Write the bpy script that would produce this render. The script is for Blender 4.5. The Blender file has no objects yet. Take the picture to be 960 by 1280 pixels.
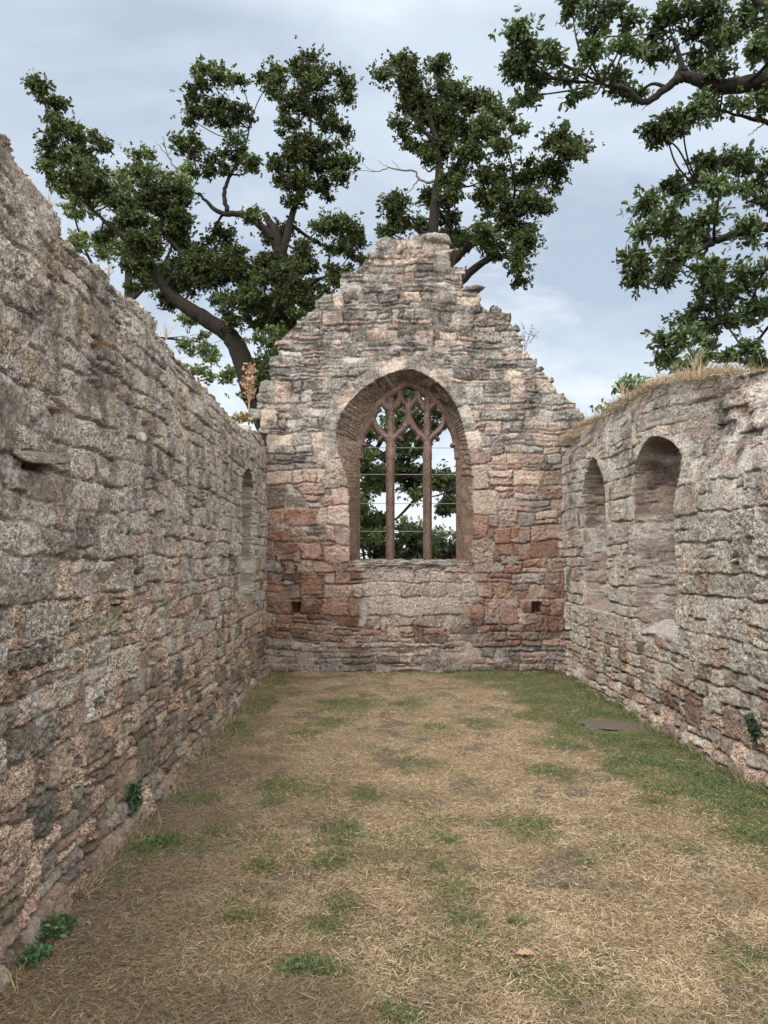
import bpy, math
import numpy as np
from mathutils import Matrix, Vector, Euler

S = bpy.context.scene
COL = S.collection
RNG = np.random.default_rng(11)

# ------------------------------------------------------------------ camera
EYE = np.array([0.0, 0.0, 1.6])
FPX = 960.0
PITCH, YAW = math.radians(3.28), math.radians(1.2)
cam_data = bpy.data.cameras.new('camera')
cam = bpy.data.objects.new('camera', cam_data)
COL.objects.link(cam)
cam.location = EYE
cam.rotation_euler = (math.pi/2 + PITCH, 0, -YAW)
cam_data.sensor_width = 36
cam_data.lens = 27.0
cam_data.clip_start = 0.05
cam_data.clip_end = 2000
S.camera = cam
RM = np.array(Euler((math.pi/2 + PITCH, 0, -YAW)).to_matrix())


def ray(px, py):
    px, py = np.asarray(px, float), np.asarray(py, float)
    d = np.stack([(px-480)/FPX, (640-py)/FPX, -np.ones_like(px+py)], -1)
    return d @ RM.T


def at_Y(px, py, Y):
    d = ray(px, py)
    t = np.asarray(Y, float)/d[..., 1]
    return EYE + d*t[..., None]


def at_X(px, py, X):
    d = ray(px, py)
    return EYE + d*(X/d[..., 0])[..., None]


def at_Z(px, py, Z=0.0):
    d = ray(px, py)
    return EYE + d*((Z-EYE[2])/d[..., 2])[..., None]


# ------------------------------------------------------------------ noise
def hash2(ix, iy, seed):
    h = (ix.astype(np.int64)*374761393 + iy.astype(np.int64)*668265263 + seed*1274126177) & 0xFFFFFFFF
    h = ((h ^ (h >> 13))*1274126177) & 0xFFFFFFFF
    h = ((h ^ (h >> 16))*2246822519) & 0xFFFFFFFF
    return ((h ^ (h >> 15)) & 0xFFFFFF)/float(0xFFFFFF)


def perlin(x, y, seed=0):
    x0, y0 = np.floor(x), np.floor(y)
    fx, fy = x-x0, y-y0
    u, v = fx*fx*fx*(fx*(fx*6-15)+10), fy*fy*fy*(fy*(fy*6-15)+10)

    def g(ix, iy, dx, dy):
        a = hash2(ix, iy, seed)*2*math.pi
        return np.cos(a)*dx + np.sin(a)*dy
    n00 = g(x0, y0, fx, fy)
    n10 = g(x0+1, y0, fx-1, fy)
    n01 = g(x0, y0+1, fx, fy-1)
    n11 = g(x0+1, y0+1, fx-1, fy-1)
    return ((n00*(1-u)+n10*u)*(1-v) + (n01*(1-u)+n11*u)*v)*1.41


def fbm(x, y, seed=0, octv=4, gain=0.5):
    a, s, f = 1.0, 0.0, 1.0
    for i in range(octv):
        s = s + a*perlin(x*f, y*f, seed+i*17)
        a *= gain
        f *= 2.03
    return s


def sstep(a, b, x):
    t = np.clip((x-a)/(b-a), 0, 1)
    return t*t*(3-2*t)


def mix(a, b, t):
    t = np.asarray(t)
    col = np.shape(a)[-1:] == (3,) or np.shape(b)[-1:] == (3,)
    if col and t.ndim and t.shape[-1] != 1:
        t = t[..., None]
    return a*(1-t) + b*t


# ------------------------------------------------------------------ object helpers
def tag(o, label=None, cat=None, group=None, kind=None):
    if label: o['label'] = label
    if cat: o['category'] = cat
    if group: o['group'] = group
    if kind: o['kind'] = kind
    return o


def empty(name, loc, label, cat, group=None):
    o = bpy.data.objects.new(name, None)
    COL.objects.link(o)
    o.location = loc
    return tag(o, label, cat, group)


def mesh_np(name, verts, faces, mat, attrs=None, parent=None, smooth=True):
    """faces: list of int arrays (n,k). verts are world coordinates; one mesh object."""
    verts = np.asarray(verts, np.float32)
    me = bpy.data.meshes.new(name)
    me.vertices.add(len(verts))
    me.vertices.foreach_set('co', verts.ravel())
    faces = [np.asarray(f, np.int32) for f in faces if len(f)]
    nl = sum(f.size for f in faces)
    npoly = sum(len(f) for f in faces)
    me.loops.add(nl)
    me.loops.foreach_set('vertex_index', np.concatenate([f.ravel() for f in faces]))
    me.polygons.add(npoly)
    tot = np.concatenate([np.full(len(f), f.shape[1], np.int32) for f in faces])
    st = np.concatenate([[0], np.cumsum(tot)[:-1]]).astype(np.int32)
    me.polygons.foreach_set('loop_start', st)
    me.polygons.foreach_set('loop_total', tot)
    me.polygons.foreach_set('use_smooth', np.full(npoly, smooth, bool))
    for k, a in (attrs or {}).items():
        at = me.attributes.new(k, 'FLOAT_COLOR', 'POINT')
        c = np.ones((len(verts), 4), np.float32)
        c[:, :3] = a
        at.data.foreach_set('color', c.ravel())
    me.update(calc_edges=True)
    me.validate()
    me.materials.append(mat)
    o = bpy.data.objects.new(name, me)
    COL.objects.link(o)
    if parent is not None:
        o.parent = parent
        o.matrix_parent_inverse = Matrix.Translation(-parent.location)
    return o


# ------------------------------------------------------------------ materials
def nmat(name):
    m = bpy.data.materials.new(name)
    m.use_nodes = True
    nt = m.node_tree
    b = nt.nodes['Principled BSDF']
    b.inputs['Roughness'].default_value = 0.95
    b.inputs['Specular IOR Level'].default_value = 0.15
    return m, nt, b


def N(nt, t, **kw):
    n = nt.nodes.new(t)
    for k, v in kw.items():
        if k.startswith('i_'):
            n.inputs[k[2:].replace('_', ' ')].default_value = v
        else:
            setattr(n, k, v)
    return n


def ramp(nt, src, a, b, lo=0.0, hi=1.0):
    r = N(nt, 'ShaderNodeMapRange')
    r.inputs['From Min'].default_value = a
    r.inputs['From Max'].default_value = b
    r.inputs['To Min'].default_value = lo
    r.inputs['To Max'].default_value = hi
    nt.links.new(src, r.inputs['Value'])
    return r.outputs['Result']


def mixc(nt, fac, a, b, mode='MIX'):
    m = N(nt, 'ShaderNodeMix', data_type='RGBA', blend_type=mode)
    for s, v in ((m.inputs[0], fac), (m.inputs[6], a), (m.inputs[7], b)):
        if isinstance(v, bpy.types.NodeSocket):
            nt.links.new(v, s)
        elif isinstance(v, (int, float)):
            s.default_value = v
        else:
            s.default_value = (*v, 1)
    return m.outputs[2]


def mth(nt, op, a, b=0.0):
    m = N(nt, 'ShaderNodeMath', operation=op)
    for s, v in ((m.inputs[0], a), (m.inputs[1], b)):
        if isinstance(v, bpy.types.NodeSocket):
            nt.links.new(v, s)
        else:
            s.default_value = v
    return m.outputs[0]


def stone_material(name, speck=1.0, bump=1.0, scale=1.0):
    m, nt, b = nmat(name)
    L = nt.links
    tc = N(nt, 'ShaderNodeTexCoord').outputs['Object']
    col = N(nt, 'ShaderNodeAttribute', attribute_name='Col').outputs['Color']
    msk = N(nt, 'ShaderNodeAttribute', attribute_name='Mask').outputs['Color']
    sep = N(nt, 'ShaderNodeSeparateColor')
    L.new(msk, sep.inputs[0])
    pit, lich, drk = sep.outputs

    def noise(sc, det=4, ro=0.6):
        n = N(nt, 'ShaderNodeTexNoise')
        n.inputs['Scale'].default_value = sc*scale
        n.inputs['Detail'].default_value = det
        n.inputs['Roughness'].default_value = ro
        L.new(tc, n.inputs['Vector'])
        return n.outputs['Fac']
    n_big, n_mid, n_fine, n_grit = noise(9, 5), noise(38, 5, 0.7), noise(115, 4, 0.75), noise(260, 2, 0.7)
    n_pit = noise(74, 3, 0.65)
    vor = N(nt, 'ShaderNodeTexVoronoi')
    vor.inputs['Scale'].default_value = 62*scale
    L.new(tc, vor.inputs['Vector'])
    vd = vor.outputs['Distance']
    # mottled stone
    c = mixc(nt, 1.0, col, ramp(nt, n_mid, 0.33, 0.67, 0.66, 1.34), 'MULTIPLY')
    c = mixc(nt, ramp(nt, pit, 0.0, 0.8, 0.35, 1.0), c, mixc(nt, 1.0, c, ramp(nt, n_fine, 0.34, 0.66, 1-0.5*speck, 1+0.5*speck), 'MULTIPLY'))
    # pale lichen crust and white flecks
    lf = mth(nt, 'MULTIPLY', lich, ramp(nt, mth(nt, 'ADD', mth(nt, 'MULTIPLY', n_mid, 0.6), mth(nt, 'MULTIPLY', n_fine, 0.5)), 0.51, 0.63))
    c = mixc(nt, mth(nt, 'MULTIPLY', lf, 0.75), c, (0.74, 0.725, 0.69))
    # grains and pits of the porous stone
    pf = mth(nt, 'MULTIPLY', pit, ramp(nt, mth(nt, 'ADD', mth(nt, 'MULTIPLY', n_pit, 0.8), mth(nt, 'MULTIPLY', n_grit, 0.2)), 0.475, 0.405))
    c = mixc(nt, mth(nt, 'MULTIPLY', pf, 0.74*speck), c, (0.065, 0.054, 0.048))
    # black lichen
    df = mth(nt, 'MULTIPLY', drk, ramp(nt, mth(nt, 'ADD', mth(nt, 'MULTIPLY', n_big, 0.5), mth(nt, 'MULTIPLY', n_fine, 0.5)), 0.45, 0.56))
    c = mixc(nt, mth(nt, 'MULTIPLY', df, 0.8), c, (0.06, 0.055, 0.05))
    L.new(c, b.inputs['Base Color'])
    h = mth(nt, 'ADD', mth(nt, 'MULTIPLY', n_mid, 1.0), mth(nt, 'MULTIPLY', n_fine, 0.55))
    h = mth(nt, 'ADD', h, mth(nt, 'MULTIPLY', n_grit, 0.25))
    h = mth(nt, 'SUBTRACT', h, mth(nt, 'MULTIPLY', pf, 0.45))
    h = mth(nt, 'ADD', h, mth(nt, 'MULTIPLY', mth(nt, 'MULTIPLY', pit, ramp(nt, vd, 0.0, 0.45)), 0.5))
    bp = N(nt, 'ShaderNodeBump')
    bp.inputs['Strength'].default_value = 0.9
    bp.inputs['Distance'].default_value = 0.032*bump
    L.new(h, bp.inputs['Height'])
    L.new(bp.outputs['Normal'], b.inputs['Normal'])
    return m


def attr_material(name, rough=0.9, trans=0.0, spec=0.2, noise=None):
    m, nt, b = nmat(name)
    L = nt.links
    col = N(nt, 'ShaderNodeAttribute', attribute_name='Col').outputs['Color']
    if noise:
        tc = N(nt, 'ShaderNodeTexCoord').outputs['Object']
        n = N(nt, 'ShaderNodeTexNoise')
        n.inputs['Scale'].default_value = noise
        n.inputs['Detail'].default_value = 5
        n.inputs['Roughness'].default_value = 0.7
        L.new(tc, n.inputs['Vector'])
        col = mixc(nt, 1.0, col, ramp(nt, n.outputs['Fac'], 0.25, 0.75, 0.45, 1.55), 'MULTIPLY')
        bp = N(nt, 'ShaderNodeBump')
        bp.inputs['Strength'].default_value = 0.8
        bp.inputs['Distance'].default_value = 0.02
        L.new(n.outputs['Fac'], bp.inputs['Height'])
        L.new(bp.outputs['Normal'], b.inputs['Normal'])
    L.new(col, b.inputs['Base Color'])
    b.inputs['Roughness'].default_value = rough
    b.inputs['Specular IOR Level'].default_value = spec
    if trans:
        t = N(nt, 'ShaderNodeBsdfTranslucent')
        L.new(col, t.inputs['Color'])
        mx = N(nt, 'ShaderNodeMixShader')
        mx.inputs[0].default_value = trans
        L.new(b.outputs[0], mx.inputs[1])
        L.new(t.outputs[0], mx.inputs[2])
        L.new(mx.outputs[0], nt.nodes['Material Output'].inputs['Surface'])
    return m


M_STONE = stone_material('weathered_rubble_stone')
M_SAND = stone_material('red_sandstone_tracery', speck=0.35, bump=0.35)
M_BARK = attr_material('oak_bark', noise=14)
M_LEAF = attr_material('oak_leaf', rough=0.55, trans=0.22, spec=0.35)
M_GRASS = attr_material('grass_blade', rough=0.8, trans=0.2, spec=0.2)
M_SOIL = attr_material('lawn_soil', noise=45)
M_PLANT = attr_material('plant_leaf', rough=0.6, trans=0.2, spec=0.3)
M_IRON, _nt, _b = nmat('weathered_iron')
_b.inputs['Base Color'].default_value = (0.16, 0.165, 0.165, 1)
_b.inputs['Roughness'].default_value = 0.6
_n = N(_nt, 'ShaderNodeTexNoise', i_Scale=60.0)
_nt.links.new(mixc(_nt, ramp(_nt, _n.outputs['Fac'], 0.45, 0.6), (0.26, 0.26, 0.26), (0.18, 0.15, 0.13)), _b.inputs['Base Color'])


# ------------------------------------------------------------------ masonry layout
class Masonry:
    """irregular coursed rubble: every stone is a rectangle in warped (u, v)"""
    BIG = 1000.0

    def __init__(s, rng, u0, u1, v0, v1, hfun, wfun, psplit=0.25, ptall=0.12, warp=(0.035, 0.012), seed=0):
        s.seed, s.warp = seed, warp
        vs = [v0]
        while vs[-1] < v1:
            lo, hi = hfun(vs[-1])
            vs.append(vs[-1] + rng.uniform(lo, hi))
        s.v = np.array(vs)
        ue, ua, ub, row = [], [], [], []
        for r in range(len(vs)-1):
            u = u0 - rng.uniform(0, .3)
            h = vs[r+1]-vs[r]
            while u < u1+.3:
                lo, hi = wfun(vs[r], h)
                w = rng.uniform(lo, hi)
                ua.append(u); ub.append(u+w); row.append(r)
                u += w
        s.ua, s.ub, s.row = map(np.array, (ua, ub, row))
        s.key = s.row*s.BIG + (s.ua - u0 + 1)
        s.u0 = u0
        n = len(ua)
        s.n = n
        s.split = np.where(rng.random(n) < psplit, rng.uniform(.3, .7, n), -1)
        s.tall = (rng.random(n) < ptall) & ((s.ub-s.ua) < .3)
        s.rnd = rng.random((2*n+2, 8))
        s.tilt = rng.normal(0, 1, (2*n+2, 2))

    def lookup(s, r, U):
        return np.clip(np.searchsorted(s.key, r*s.BIG + (U-s.u0+1), side='right')-1, 0, s.n-1)

    def sample(s, u, v):
        a, b = s.warp
        U = u + a*.6*fbm(u*1.3, v*1.9, s.seed+1, 3) + 2.6*b*perlin(u*4.3, v*4.9, s.seed+5) + b*fbm(u*13, v*13, s.seed+2, 2)
        V = v + a*fbm(u*.9, v*1.1, s.seed+3, 3) + 2.2*b*perlin(u*4.1, v*5.3, s.seed+6) + b*fbm(u*12, v*12, s.seed+4, 2)
        r = np.clip(np.searchsorted(s.v, V, side='right')-1, 0, len(s.v)-2)
        i = s.lookup(r, U)
        va, vb = s.v[r].copy(), s.v[r+1].copy()
        tall_up = s.tall[i] & (r+2 < len(s.v))
        vb = np.where(tall_up, s.v[np.clip(r+2, 0, len(s.v)-1)], vb)
        # stones of the course below that reach up into this one
        rb = np.clip(r-1, 0, None)
        j = s.lookup(rb, U)
        into = s.tall[j] & (r > 0)
        i = np.where(into, j, i)
        va = np.where(into, s.v[rb], va)
        du = np.minimum(U-s.ua[i], s.ub[i]-U)
        for dj in (-1, 1):
            k = np.clip(j+dj, 0, s.n-1)
            ok = (~into) & s.tall[k] & (r > 0)
            d = np.where(dj < 0, U-s.ub[k], s.ua[k]-U)
            du = np.where(ok, np.minimum(du, np.maximum(d, 0)), du)
        # stones laid in two thin beds
        sp = s.split[i]
        vs = va + sp*(vb-va)
        two = (sp > 0) & ~s.tall[i]
        up = two & (V > vs)
        va2 = np.where(up, vs, va)
        vb2 = np.where(two & ~up, vs, vb)
        dv = np.minimum(V-va2, vb2-V)
        du, dv = np.maximum(du, 1e-4), np.maximum(dv, 1e-4)
        d = (du**-2.8 + dv**-2.8)**(-1/2.8)
        sid = np.where(up, i+s.n, i)
        cx, cy = (s.ua[i]+s.ub[i])/2, (va2+vb2)/2
        return sid, d, U-cx, V-cy, cx, cy


def masonry_surface(ms, u, v, depth=0.035, joint=0.006, bevel=0.02, mortar=0.35, seed=0, over=None):
    """relief height and stone ids; `over` may replace (sid, d) locally by dressed stones"""
    sid, d, lx, ly, cx, cy = ms.sample(u, v)
    rnd, tilt = ms.rnd[sid], ms.tilt[sid]
    if over is not None:
        om, oid, od = over
        orng = hash2(oid, oid*0+3, 5)
        sid = np.where(om, 100000+oid.astype(int), sid)
        d = np.where(om, od, d)
        lx, ly = np.where(om, 0, lx), np.where(om, 0, ly)
        R2 = np.stack([hash2(oid, oid*0+k, 77) for k in range(8)], -1)
        rnd = np.where(om[..., None], R2, rnd)
    e = d + .0085*fbm(u*22, v*24, seed+40, 3) - joint*(0.5+rnd[..., 0])
    e = np.maximum(e, 0)
    bev = bevel*(0.4+1.0*rnd[..., 1])
    prof = 1-np.exp(-e/bev*1.9)
    dep = depth*(0.45+0.9*rnd[..., 2])
    h = dep*prof
    h = h + prof*(tilt[..., 0]*lx*.05 + tilt[..., 1]*ly*.06)
    rg_ = .5+1.3*rnd[..., 7]
    rough = rg_*(.012*(.45-np.abs(fbm(u*11, v*13, seed+50, 3))) + .0075*(.4-np.abs(fbm(u*37, v*43, seed+60, 3, .65))))
    h = h + prof*rough*1.4
    mlev = depth*(mortar + .75*fbm(u*1.4, v*1.4, seed+70, 4)) + .003*fbm(u*40, v*40, seed+80, 3)
    mask = sstep(-.002, .004, h-mlev)           # 1 = stone shows, 0 = mortar
    h = np.maximum(h, mlev)
    gap = np.exp(-(e/.0065)**2)*np.maximum(sstep(-.2, .3, fbm(u*2.6, v*3.6, seed+95, 3)+.10), (.75 if seed >= 300 else .1)*sstep(.75, .4, v))
    h = h - .023*gap
    h = h + .02*fbm(u*.9, v*.9, seed+90, 3)
    return h, sid, rnd, mask, prof


def shell(name, us, vs, keep, front, back, K, cols, masks, mat, parent=None, mid=None, flip=False, seed=0,
          part=None, part_name=None, part_parent=None, strip_col=None):
    """relief face + back + rough edges from kept grid cells; cells in `part` become their own mesh"""
    nv, nu = front.shape[:2]
    idx = np.arange(nv*nu).reshape(nv, nu)
    a, b, c, d = idx[:-1, :-1], idx[:-1, 1:], idx[1:, 1:], idx[1:, :-1]
    F, B = front.reshape(-1, 3), back.reshape(-1, 3)
    C, Mk = cols.reshape(-1, 3), masks.reshape(-1, 3)

    def emit(nm, sel, par):
        q = np.stack([a[sel], b[sel], c[sel], d[sel]], 1)
        if flip: q = q[:, ::-1]
        used, inv = np.unique(q, return_inverse=True)
        return used, inv.reshape(q.shape)
    mk = keep if part is None else keep & ~part
    used, q = emit(name, mk, parent)
    V, Cc, Mm, faces = [F[used]], [C[used]], [Mk[used]], [q]
    off = len(used)
    # back face
    ub, qb = emit(name, keep, parent)
    V.append(B[ub]); Cc.append(C[ub]); Mm.append(Mk[ub]); faces.append(qb[:, ::-1]+off)
    off += len(ub)
    # boundary edges
    kp = np.pad(keep, 1)
    E = []
    for (dj, di, p, q_) in ((-1, 0, a, b), (0, 1, b, c), (1, 0, c, d), (0, -1, d, a)):
        nb = kp[1+dj:kp.shape[0]-1+dj, 1+di:kp.shape[1]-1+di]
        sel = keep & ~nb
        E.append(np.stack([p[sel], q_[sel]], 1))
    E = np.concatenate(E)
    if len(E):
        bv, e = np.unique(E, return_inverse=True)
        e = e.reshape(E.shape)
        nb = len(bv)
        for k in range(K+1):
            t = k/K
            P = mid(F[bv], B[bv], t) if mid else F[bv]*(1-t)+B[bv]*t
            if 0 < k < K:
                amp = .022
                s1 = P[:, 0]*1.3+P[:, 2]*.7
                s2 = P[:, 1]*1.1-P[:, 2]*.6
                for ax in range(3):
                    P[:, ax] += amp*fbm(s1*9, s2*9+7*ax, seed+ax*31, 3)
            V.append(P)
            sh = 1+.25*fbm(P[:, 0]*6+P[:, 1]*5, P[:, 2]*7+P[:, 1]*3, seed+5, 3)
            cb = C[bv] if strip_col is None else strip_col(P, C[bv])
            Cc.append(cb*sh[:, None]); Mm.append(Mk[bv])
        for k in range(K):
            o0, o1 = off+k*nb, off+(k+1)*nb
            f = np.stack([e[:, 1]+o0, e[:, 0]+o0, e[:, 0]+o1, e[:, 1]+o1], 1)
            if flip: f = f[:, ::-1]
            faces.append(f)
    ob = mesh_np(name, np.concatenate(V), faces, mat,
                 {'Col': np.concatenate(Cc), 'Mask': np.concatenate(Mm)}, parent)
    pts = []
    if part is not None:
        for nm, sel in part_name:
            used, q = emit(nm, keep & sel, parent)
            po = mesh_np(nm, F[used], [q], mat, {'Col': C[used], 'Mask': Mk[used]}, part_parent or ob)
            pts.append(po)
    return ob, pts


def rgb(*a): return np.array(a, float)


def rect_over(U, V, items, base=None, seed=0):
    """single stones the photograph shows: (u0, u1, v0, v1) boxes with rounded, wobbling outlines"""
    om, oid, od = base if base is not None else (np.zeros(U.shape, bool), np.zeros(U.shape, int), np.full(U.shape, 1e-4))
    Uw, Vw = U+.014*fbm(U*9, V*9, seed+1, 3), V+.014*fbm(U*9, V*9, seed+2, 3)
    for i, (u0, u1, v0, v1) in enumerate(items):
        a = np.maximum(np.minimum(Uw-u0, u1-Uw), 1e-4)
        b = np.maximum(np.minimum(Vw-v0, v1-Vw), 1e-4)
        d = (a**-2.2+b**-2.2)**(-1/2.2)
        m = (Uw > u0) & (Uw < u1) & (Vw > v0) & (Vw < v1)
        om = om | m
        oid = np.where(m, 500+i, oid)
        od = np.where(m, d, od)
    return om, oid, od


GREY, PALE, DARK = rgb(.40, .372, .342), rgb(.58, .545, .50), rgb(.15, .135, .122)
PINK, TUFA, RED, BROWN, OLIVE = rgb(.45, .335, .285), rgb(.56, .455, .375), rgb(.325, .185, .133), rgb(.255, .205, .172), rgb(.26, .24, .19)
MORT = rgb(.47, .40, .36)


def palette(r, choices):
    """choices: list of (weight array, colour); pick by random r with local weights"""
    W = np.stack([np.broadcast_to(w, r.shape) for w, _ in choices], -1)
    W = np.cumsum(W, -1)
    W = W/W[..., -1:]
    k = np.sum(r[..., None] > W, -1)
    return np.array([c for _, c in choices])[np.clip(k, 0, len(choices)-1)], k


def in_poly(px, py, poly):
    poly = np.asarray(poly)
    ins = np.zeros(px.shape, bool)
    n = len(poly)
    for i in range(n):
        x1, y1 = poly[i]
        x2, y2 = poly[(i+1) % n]
        if y1 == y2: continue
        c = (y1 > py) != (y2 > py)
        ins ^= c & (px < (x2-x1)*(py-y1)/(y2-y1)+x1)
    return ins


def near_poly(P, poly, closed=False):
    """distance, arc length and parameter of the nearest point on a polyline"""
    best = np.full(len(P), 1e9); arc = np.zeros(len(P)); par = np.zeros(len(P))
    acc = 0.0
    n = len(poly)
    for i in range(n if closed else n-1):
        A, Bq = poly[i], poly[(i+1) % n]
        ab = Bq-A
        L = np.linalg.norm(ab)
        t = np.clip(((P-A) @ ab)/(L*L), 0, 1)
        d = np.linalg.norm(P-A-t[:, None]*ab, axis=1)
        m = d < best
        best[m] = d[m]; arc[m] = acc+t[m]*L; par[m] = i+t[m]
        acc += L
    return best, arc, par


# ------------------------------------------------------------------ gable wall
YE = 10.74
XL, XR = -1.43, 2.76
FACE_IN = [((437, 703), (446, 700)), ((436, 640), (446, 640)), ((433, 600), (446, 600)), ((424, 570), (446, 577)),
           ((419, 550), (447, 560)), ((423, 525), (451, 540)), ((432, 508), (457, 524)), ((445, 494), (466, 509)),
           ((462, 480), (478, 497)), ((485, 468), (493, 487)), ((510, 462), (510, 478)), ((530, 468), (529, 487)),
           ((548, 480), (544, 498)), ((563, 496), (556, 512)), ((574, 518), (565, 528)), ((582, 548), (573, 550)),
           ((587, 575), (575, 572)), ((591, 600), (575, 600)), ((591, 640), (575, 640)), ((591, 703), (575, 700))]
TD = 0.34                                            # depth of the tracery plane behind the face
_f = np.array([p for p, _ in FACE_IN], float)
_i = np.array([p for _, p in FACE_IN], float)
FACE = at_Y(_f[:, 0], _f[:, 1], np.full(len(_f), YE))[:, [0, 2]]
INNER = at_Y(_i[:, 0], _i[:, 1], np.full(len(_i), YE+TD))[:, [0, 2]]


def densify(P, n=6):
    P = np.asarray(P)
    out = []
    for i in range(len(P)-1):
        p0, p1, p2, p3 = P[max(i-1, 0)], P[i], P[i+1], P[min(i+2, len(P)-1)]
        for k in range(n):
            t = k/n
            out.append(.5*((2*p1)+(-p0+p2)*t+(2*p0-5*p1+4*p2-p3)*t*t+(-p0+3*p1-3*p2+p3)*t**3))
    out.append(P[-1])
    return np.array(out)


gable_px = [(318, 560), (318, 512), (326, 498), (331, 487), (338, 462), (343, 450), (350, 428), (358, 416), (370, 405), (383, 390),
            (401, 376), (424, 363), (430, 346), (441, 338), (455, 325), (461, 313), (472, 308), (479, 300), (500, 297), (520, 294),
            (536, 296), (552, 296), (559, 301), (561, 309), (570, 318), (576, 327), (575, 345), (577, 354),
            (586, 362), (596, 374), (606, 381), (614, 385), (631, 391), (635, 403), (644, 411), (647, 425), (661, 442), (668, 452),
            (674, 461), (683, 467), (687, 478), (694, 486), (705, 494), (716, 504), (717, 513), (722, 518), (730, 528), (738, 560)]
_g = np.array(gable_px, float)
GSIL = at_Y(_g[:, 0], _g[:, 1], np.full(len(_g), YE))[:, [0, 2]]
GSIL = np.concatenate([[[XL-.75, -.2], [XL-.75, 3.05]], GSIL, [[XR+.75, 3.0], [XR+.75, -.2]]])


def gable():
    rng = np.random.default_rng(5)
    du = .0125
    us = np.arange(XL-.75, XR+.75, du)
    vs = np.arange(-.06, 6.25, du)
    U, V = np.meshgrid(us, vs)

    def hf(v):
        if v < .38: return .06, .12
        if v < .62: return .09, .16
        if v < 2.6: return .13, .24
        if v < 3.3: return .08, .2
        return .05, .165

    def wf(v, h):
        if v < .38: return .14, .5
        if v > 3.2: return .10, .38
        return max(.14, h*.9), max(.3, h*2.6)
    ms = Masonry(rng, XL-.8, XR+.8, -.1, 6.6, hf, wf, psplit=.20, ptall=.22, warp=(.05, .008), seed=100)
    # dressed stones round the opening
    P = np.stack([U.ravel(), V.ravel()], 1)
    poly = np.concatenate([FACE[:1], densify(FACE[1:-1], 3), FACE[-1:]])
    cpoly = np.concatenate([poly, poly[:1]])
    dist = np.full(P.shape[0], 9.0); arc = np.zeros(P.shape[0])
    near = (U > -1.0).ravel() & (U < 2.2).ravel() & (V > 1.0).ravel() & (V < 4.9).ravel()
    dist[near], arc[near], _ = near_poly(P[near], poly)
    dist, arc = dist.reshape(U.shape), arc.reshape(U.shape)
    arc = arc + .03*fbm(U*5, V*5, 9, 2)
    inside = in_poly(U, V, poly)
    seg = np.array([0]+list(np.cumsum(rng.uniform(.17, .42, 40))))
    k = np.clip(np.searchsorted(seg, arc.ravel(), side='right')-1, 0, 39).reshape(U.shape)
    wid = np.where(k % 2 == 0, .30, .2)+.06*hash2(k, k*0+1, 3)
    arcpart = (V > 3.1)
    wid = np.where(arcpart, .17+.05*hash2(k, k*0+2, 4), wid)
    dd = dist+.018*fbm(U*4, V*4, 12, 2)
    om = (dd < wid) & ~inside & (V > FACE[0, 1]-.02)
    od = np.minimum(np.minimum(arc-seg[k], seg[np.clip(k+1, 0, 40)]-arc), wid-dd)
    od = np.maximum(od, 1e-4)
    gs = [(428, 447, 430, 446, DARK*.95), (571, 592, 446, 463, DARK*.8), (574, 592, 407, 421, DARK), (498, 520, 405, 420, DARK*1.2), (392, 401, 409, 417, rgb(.7, .67, .62)),
          (625, 648, 694, 707, GREY), (352, 374, 718, 726, DARK*.9), (374, 403, 719, 744, RED*.95), (450, 476, 786, 794, RED*1.2), (562, 597, 784, 793, DARK*1.1),
          (418, 440, 786, 795, GREY*.8), (366, 376, 690, 704, PINK*1.1), (345, 358, 654, 664, PALE), (378, 397, 586, 602, PINK*1.15), (530, 548, 793, 803, BROWN)]
    gb = []
    for (a_, b_, c_, d_, _) in gs:
        q_ = at_Y(np.array([a_, b_], float), np.array([d_, c_], float), np.array([YE, YE]))
        gb.append((q_[0, 0], q_[1, 0], q_[0, 2], q_[1, 2]))
    ringm = om & (V > 3.1)
    om, k, od = rect_over(U, V, gb, (om, k, od), 35)
    spec = om & (k >= 500)
    h, sid, rnd, mask, prof = masonry_surface(ms, U, V, depth=.022, joint=.004, bevel=.006, mortar=.15+.38*sstep(.42, .3, V), seed=200, over=(om, k, od))
    h = np.where(ringm & ~spec, mix(h, .022+.008*fbm(U*12, V*12, 36, 4), .6), h)
    # large-scale weathering: plaster-like lichen panel below the sill, plinth slightly proud
    panel = sstep(.75, .35, np.abs((U-.70)/1.45)) * sstep(.55, .72, V) * sstep(1.62, 1.5, V)
    panel = sstep(.3, .7, panel+.6*fbm(U*1.9, V*2.3, 15, 5)-.05)
    flat = .012+.012*fbm(U*6, V*9, 17, 5, .6)
    h = mix(h, np.maximum(flat, h*.75), panel*.6)
    h = h + .03*sstep(.42, .36, V+.03*fbm(U*2, V, 18, 2))
    ring = sstep(3.1, 3.4, V)
    h = h + ring*.02*fbm(U*3, V*7, 19, 4)
    # colours
    w1 = fbm(U*.8, V*.8, 21, 4)
    side = sstep(.45, .95, np.abs(U-.62))
    redw = sstep(2.75, 1.5, V+.55*w1+.2*fbm(U*3.1, V*3.3, 38, 4))*sstep(.28, .5, V)*(.30+.62*side)
    redw = redw*(.72+.5*fbm(U*2.0, V*2.2, 39, 4))
    redw = np.clip(redw, 0, 1)
    grw = sstep(2.6, 3.6, V+.4*w1)
    r = rnd[..., 3]
    ch = [(1.1*grw+.12, GREY*.8), (.40*grw+.15, PALE*.85), (.35*grw+.05, DARK*1.25), (.55*(1-redw)+.05, TUFA), (.45+.1*grw, PINK),
          (1.1*redw, RED), (.9*redw, RED*.6+PINK*.4), (.6*redw, RED*.62), (.5*redw, BROWN*.9), (.18+.5*sstep(.6, .3, V), BROWN), (.35*sstep(.55, .4, V), GREY*.8)]
    col, kk = palette(r, ch)
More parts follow.
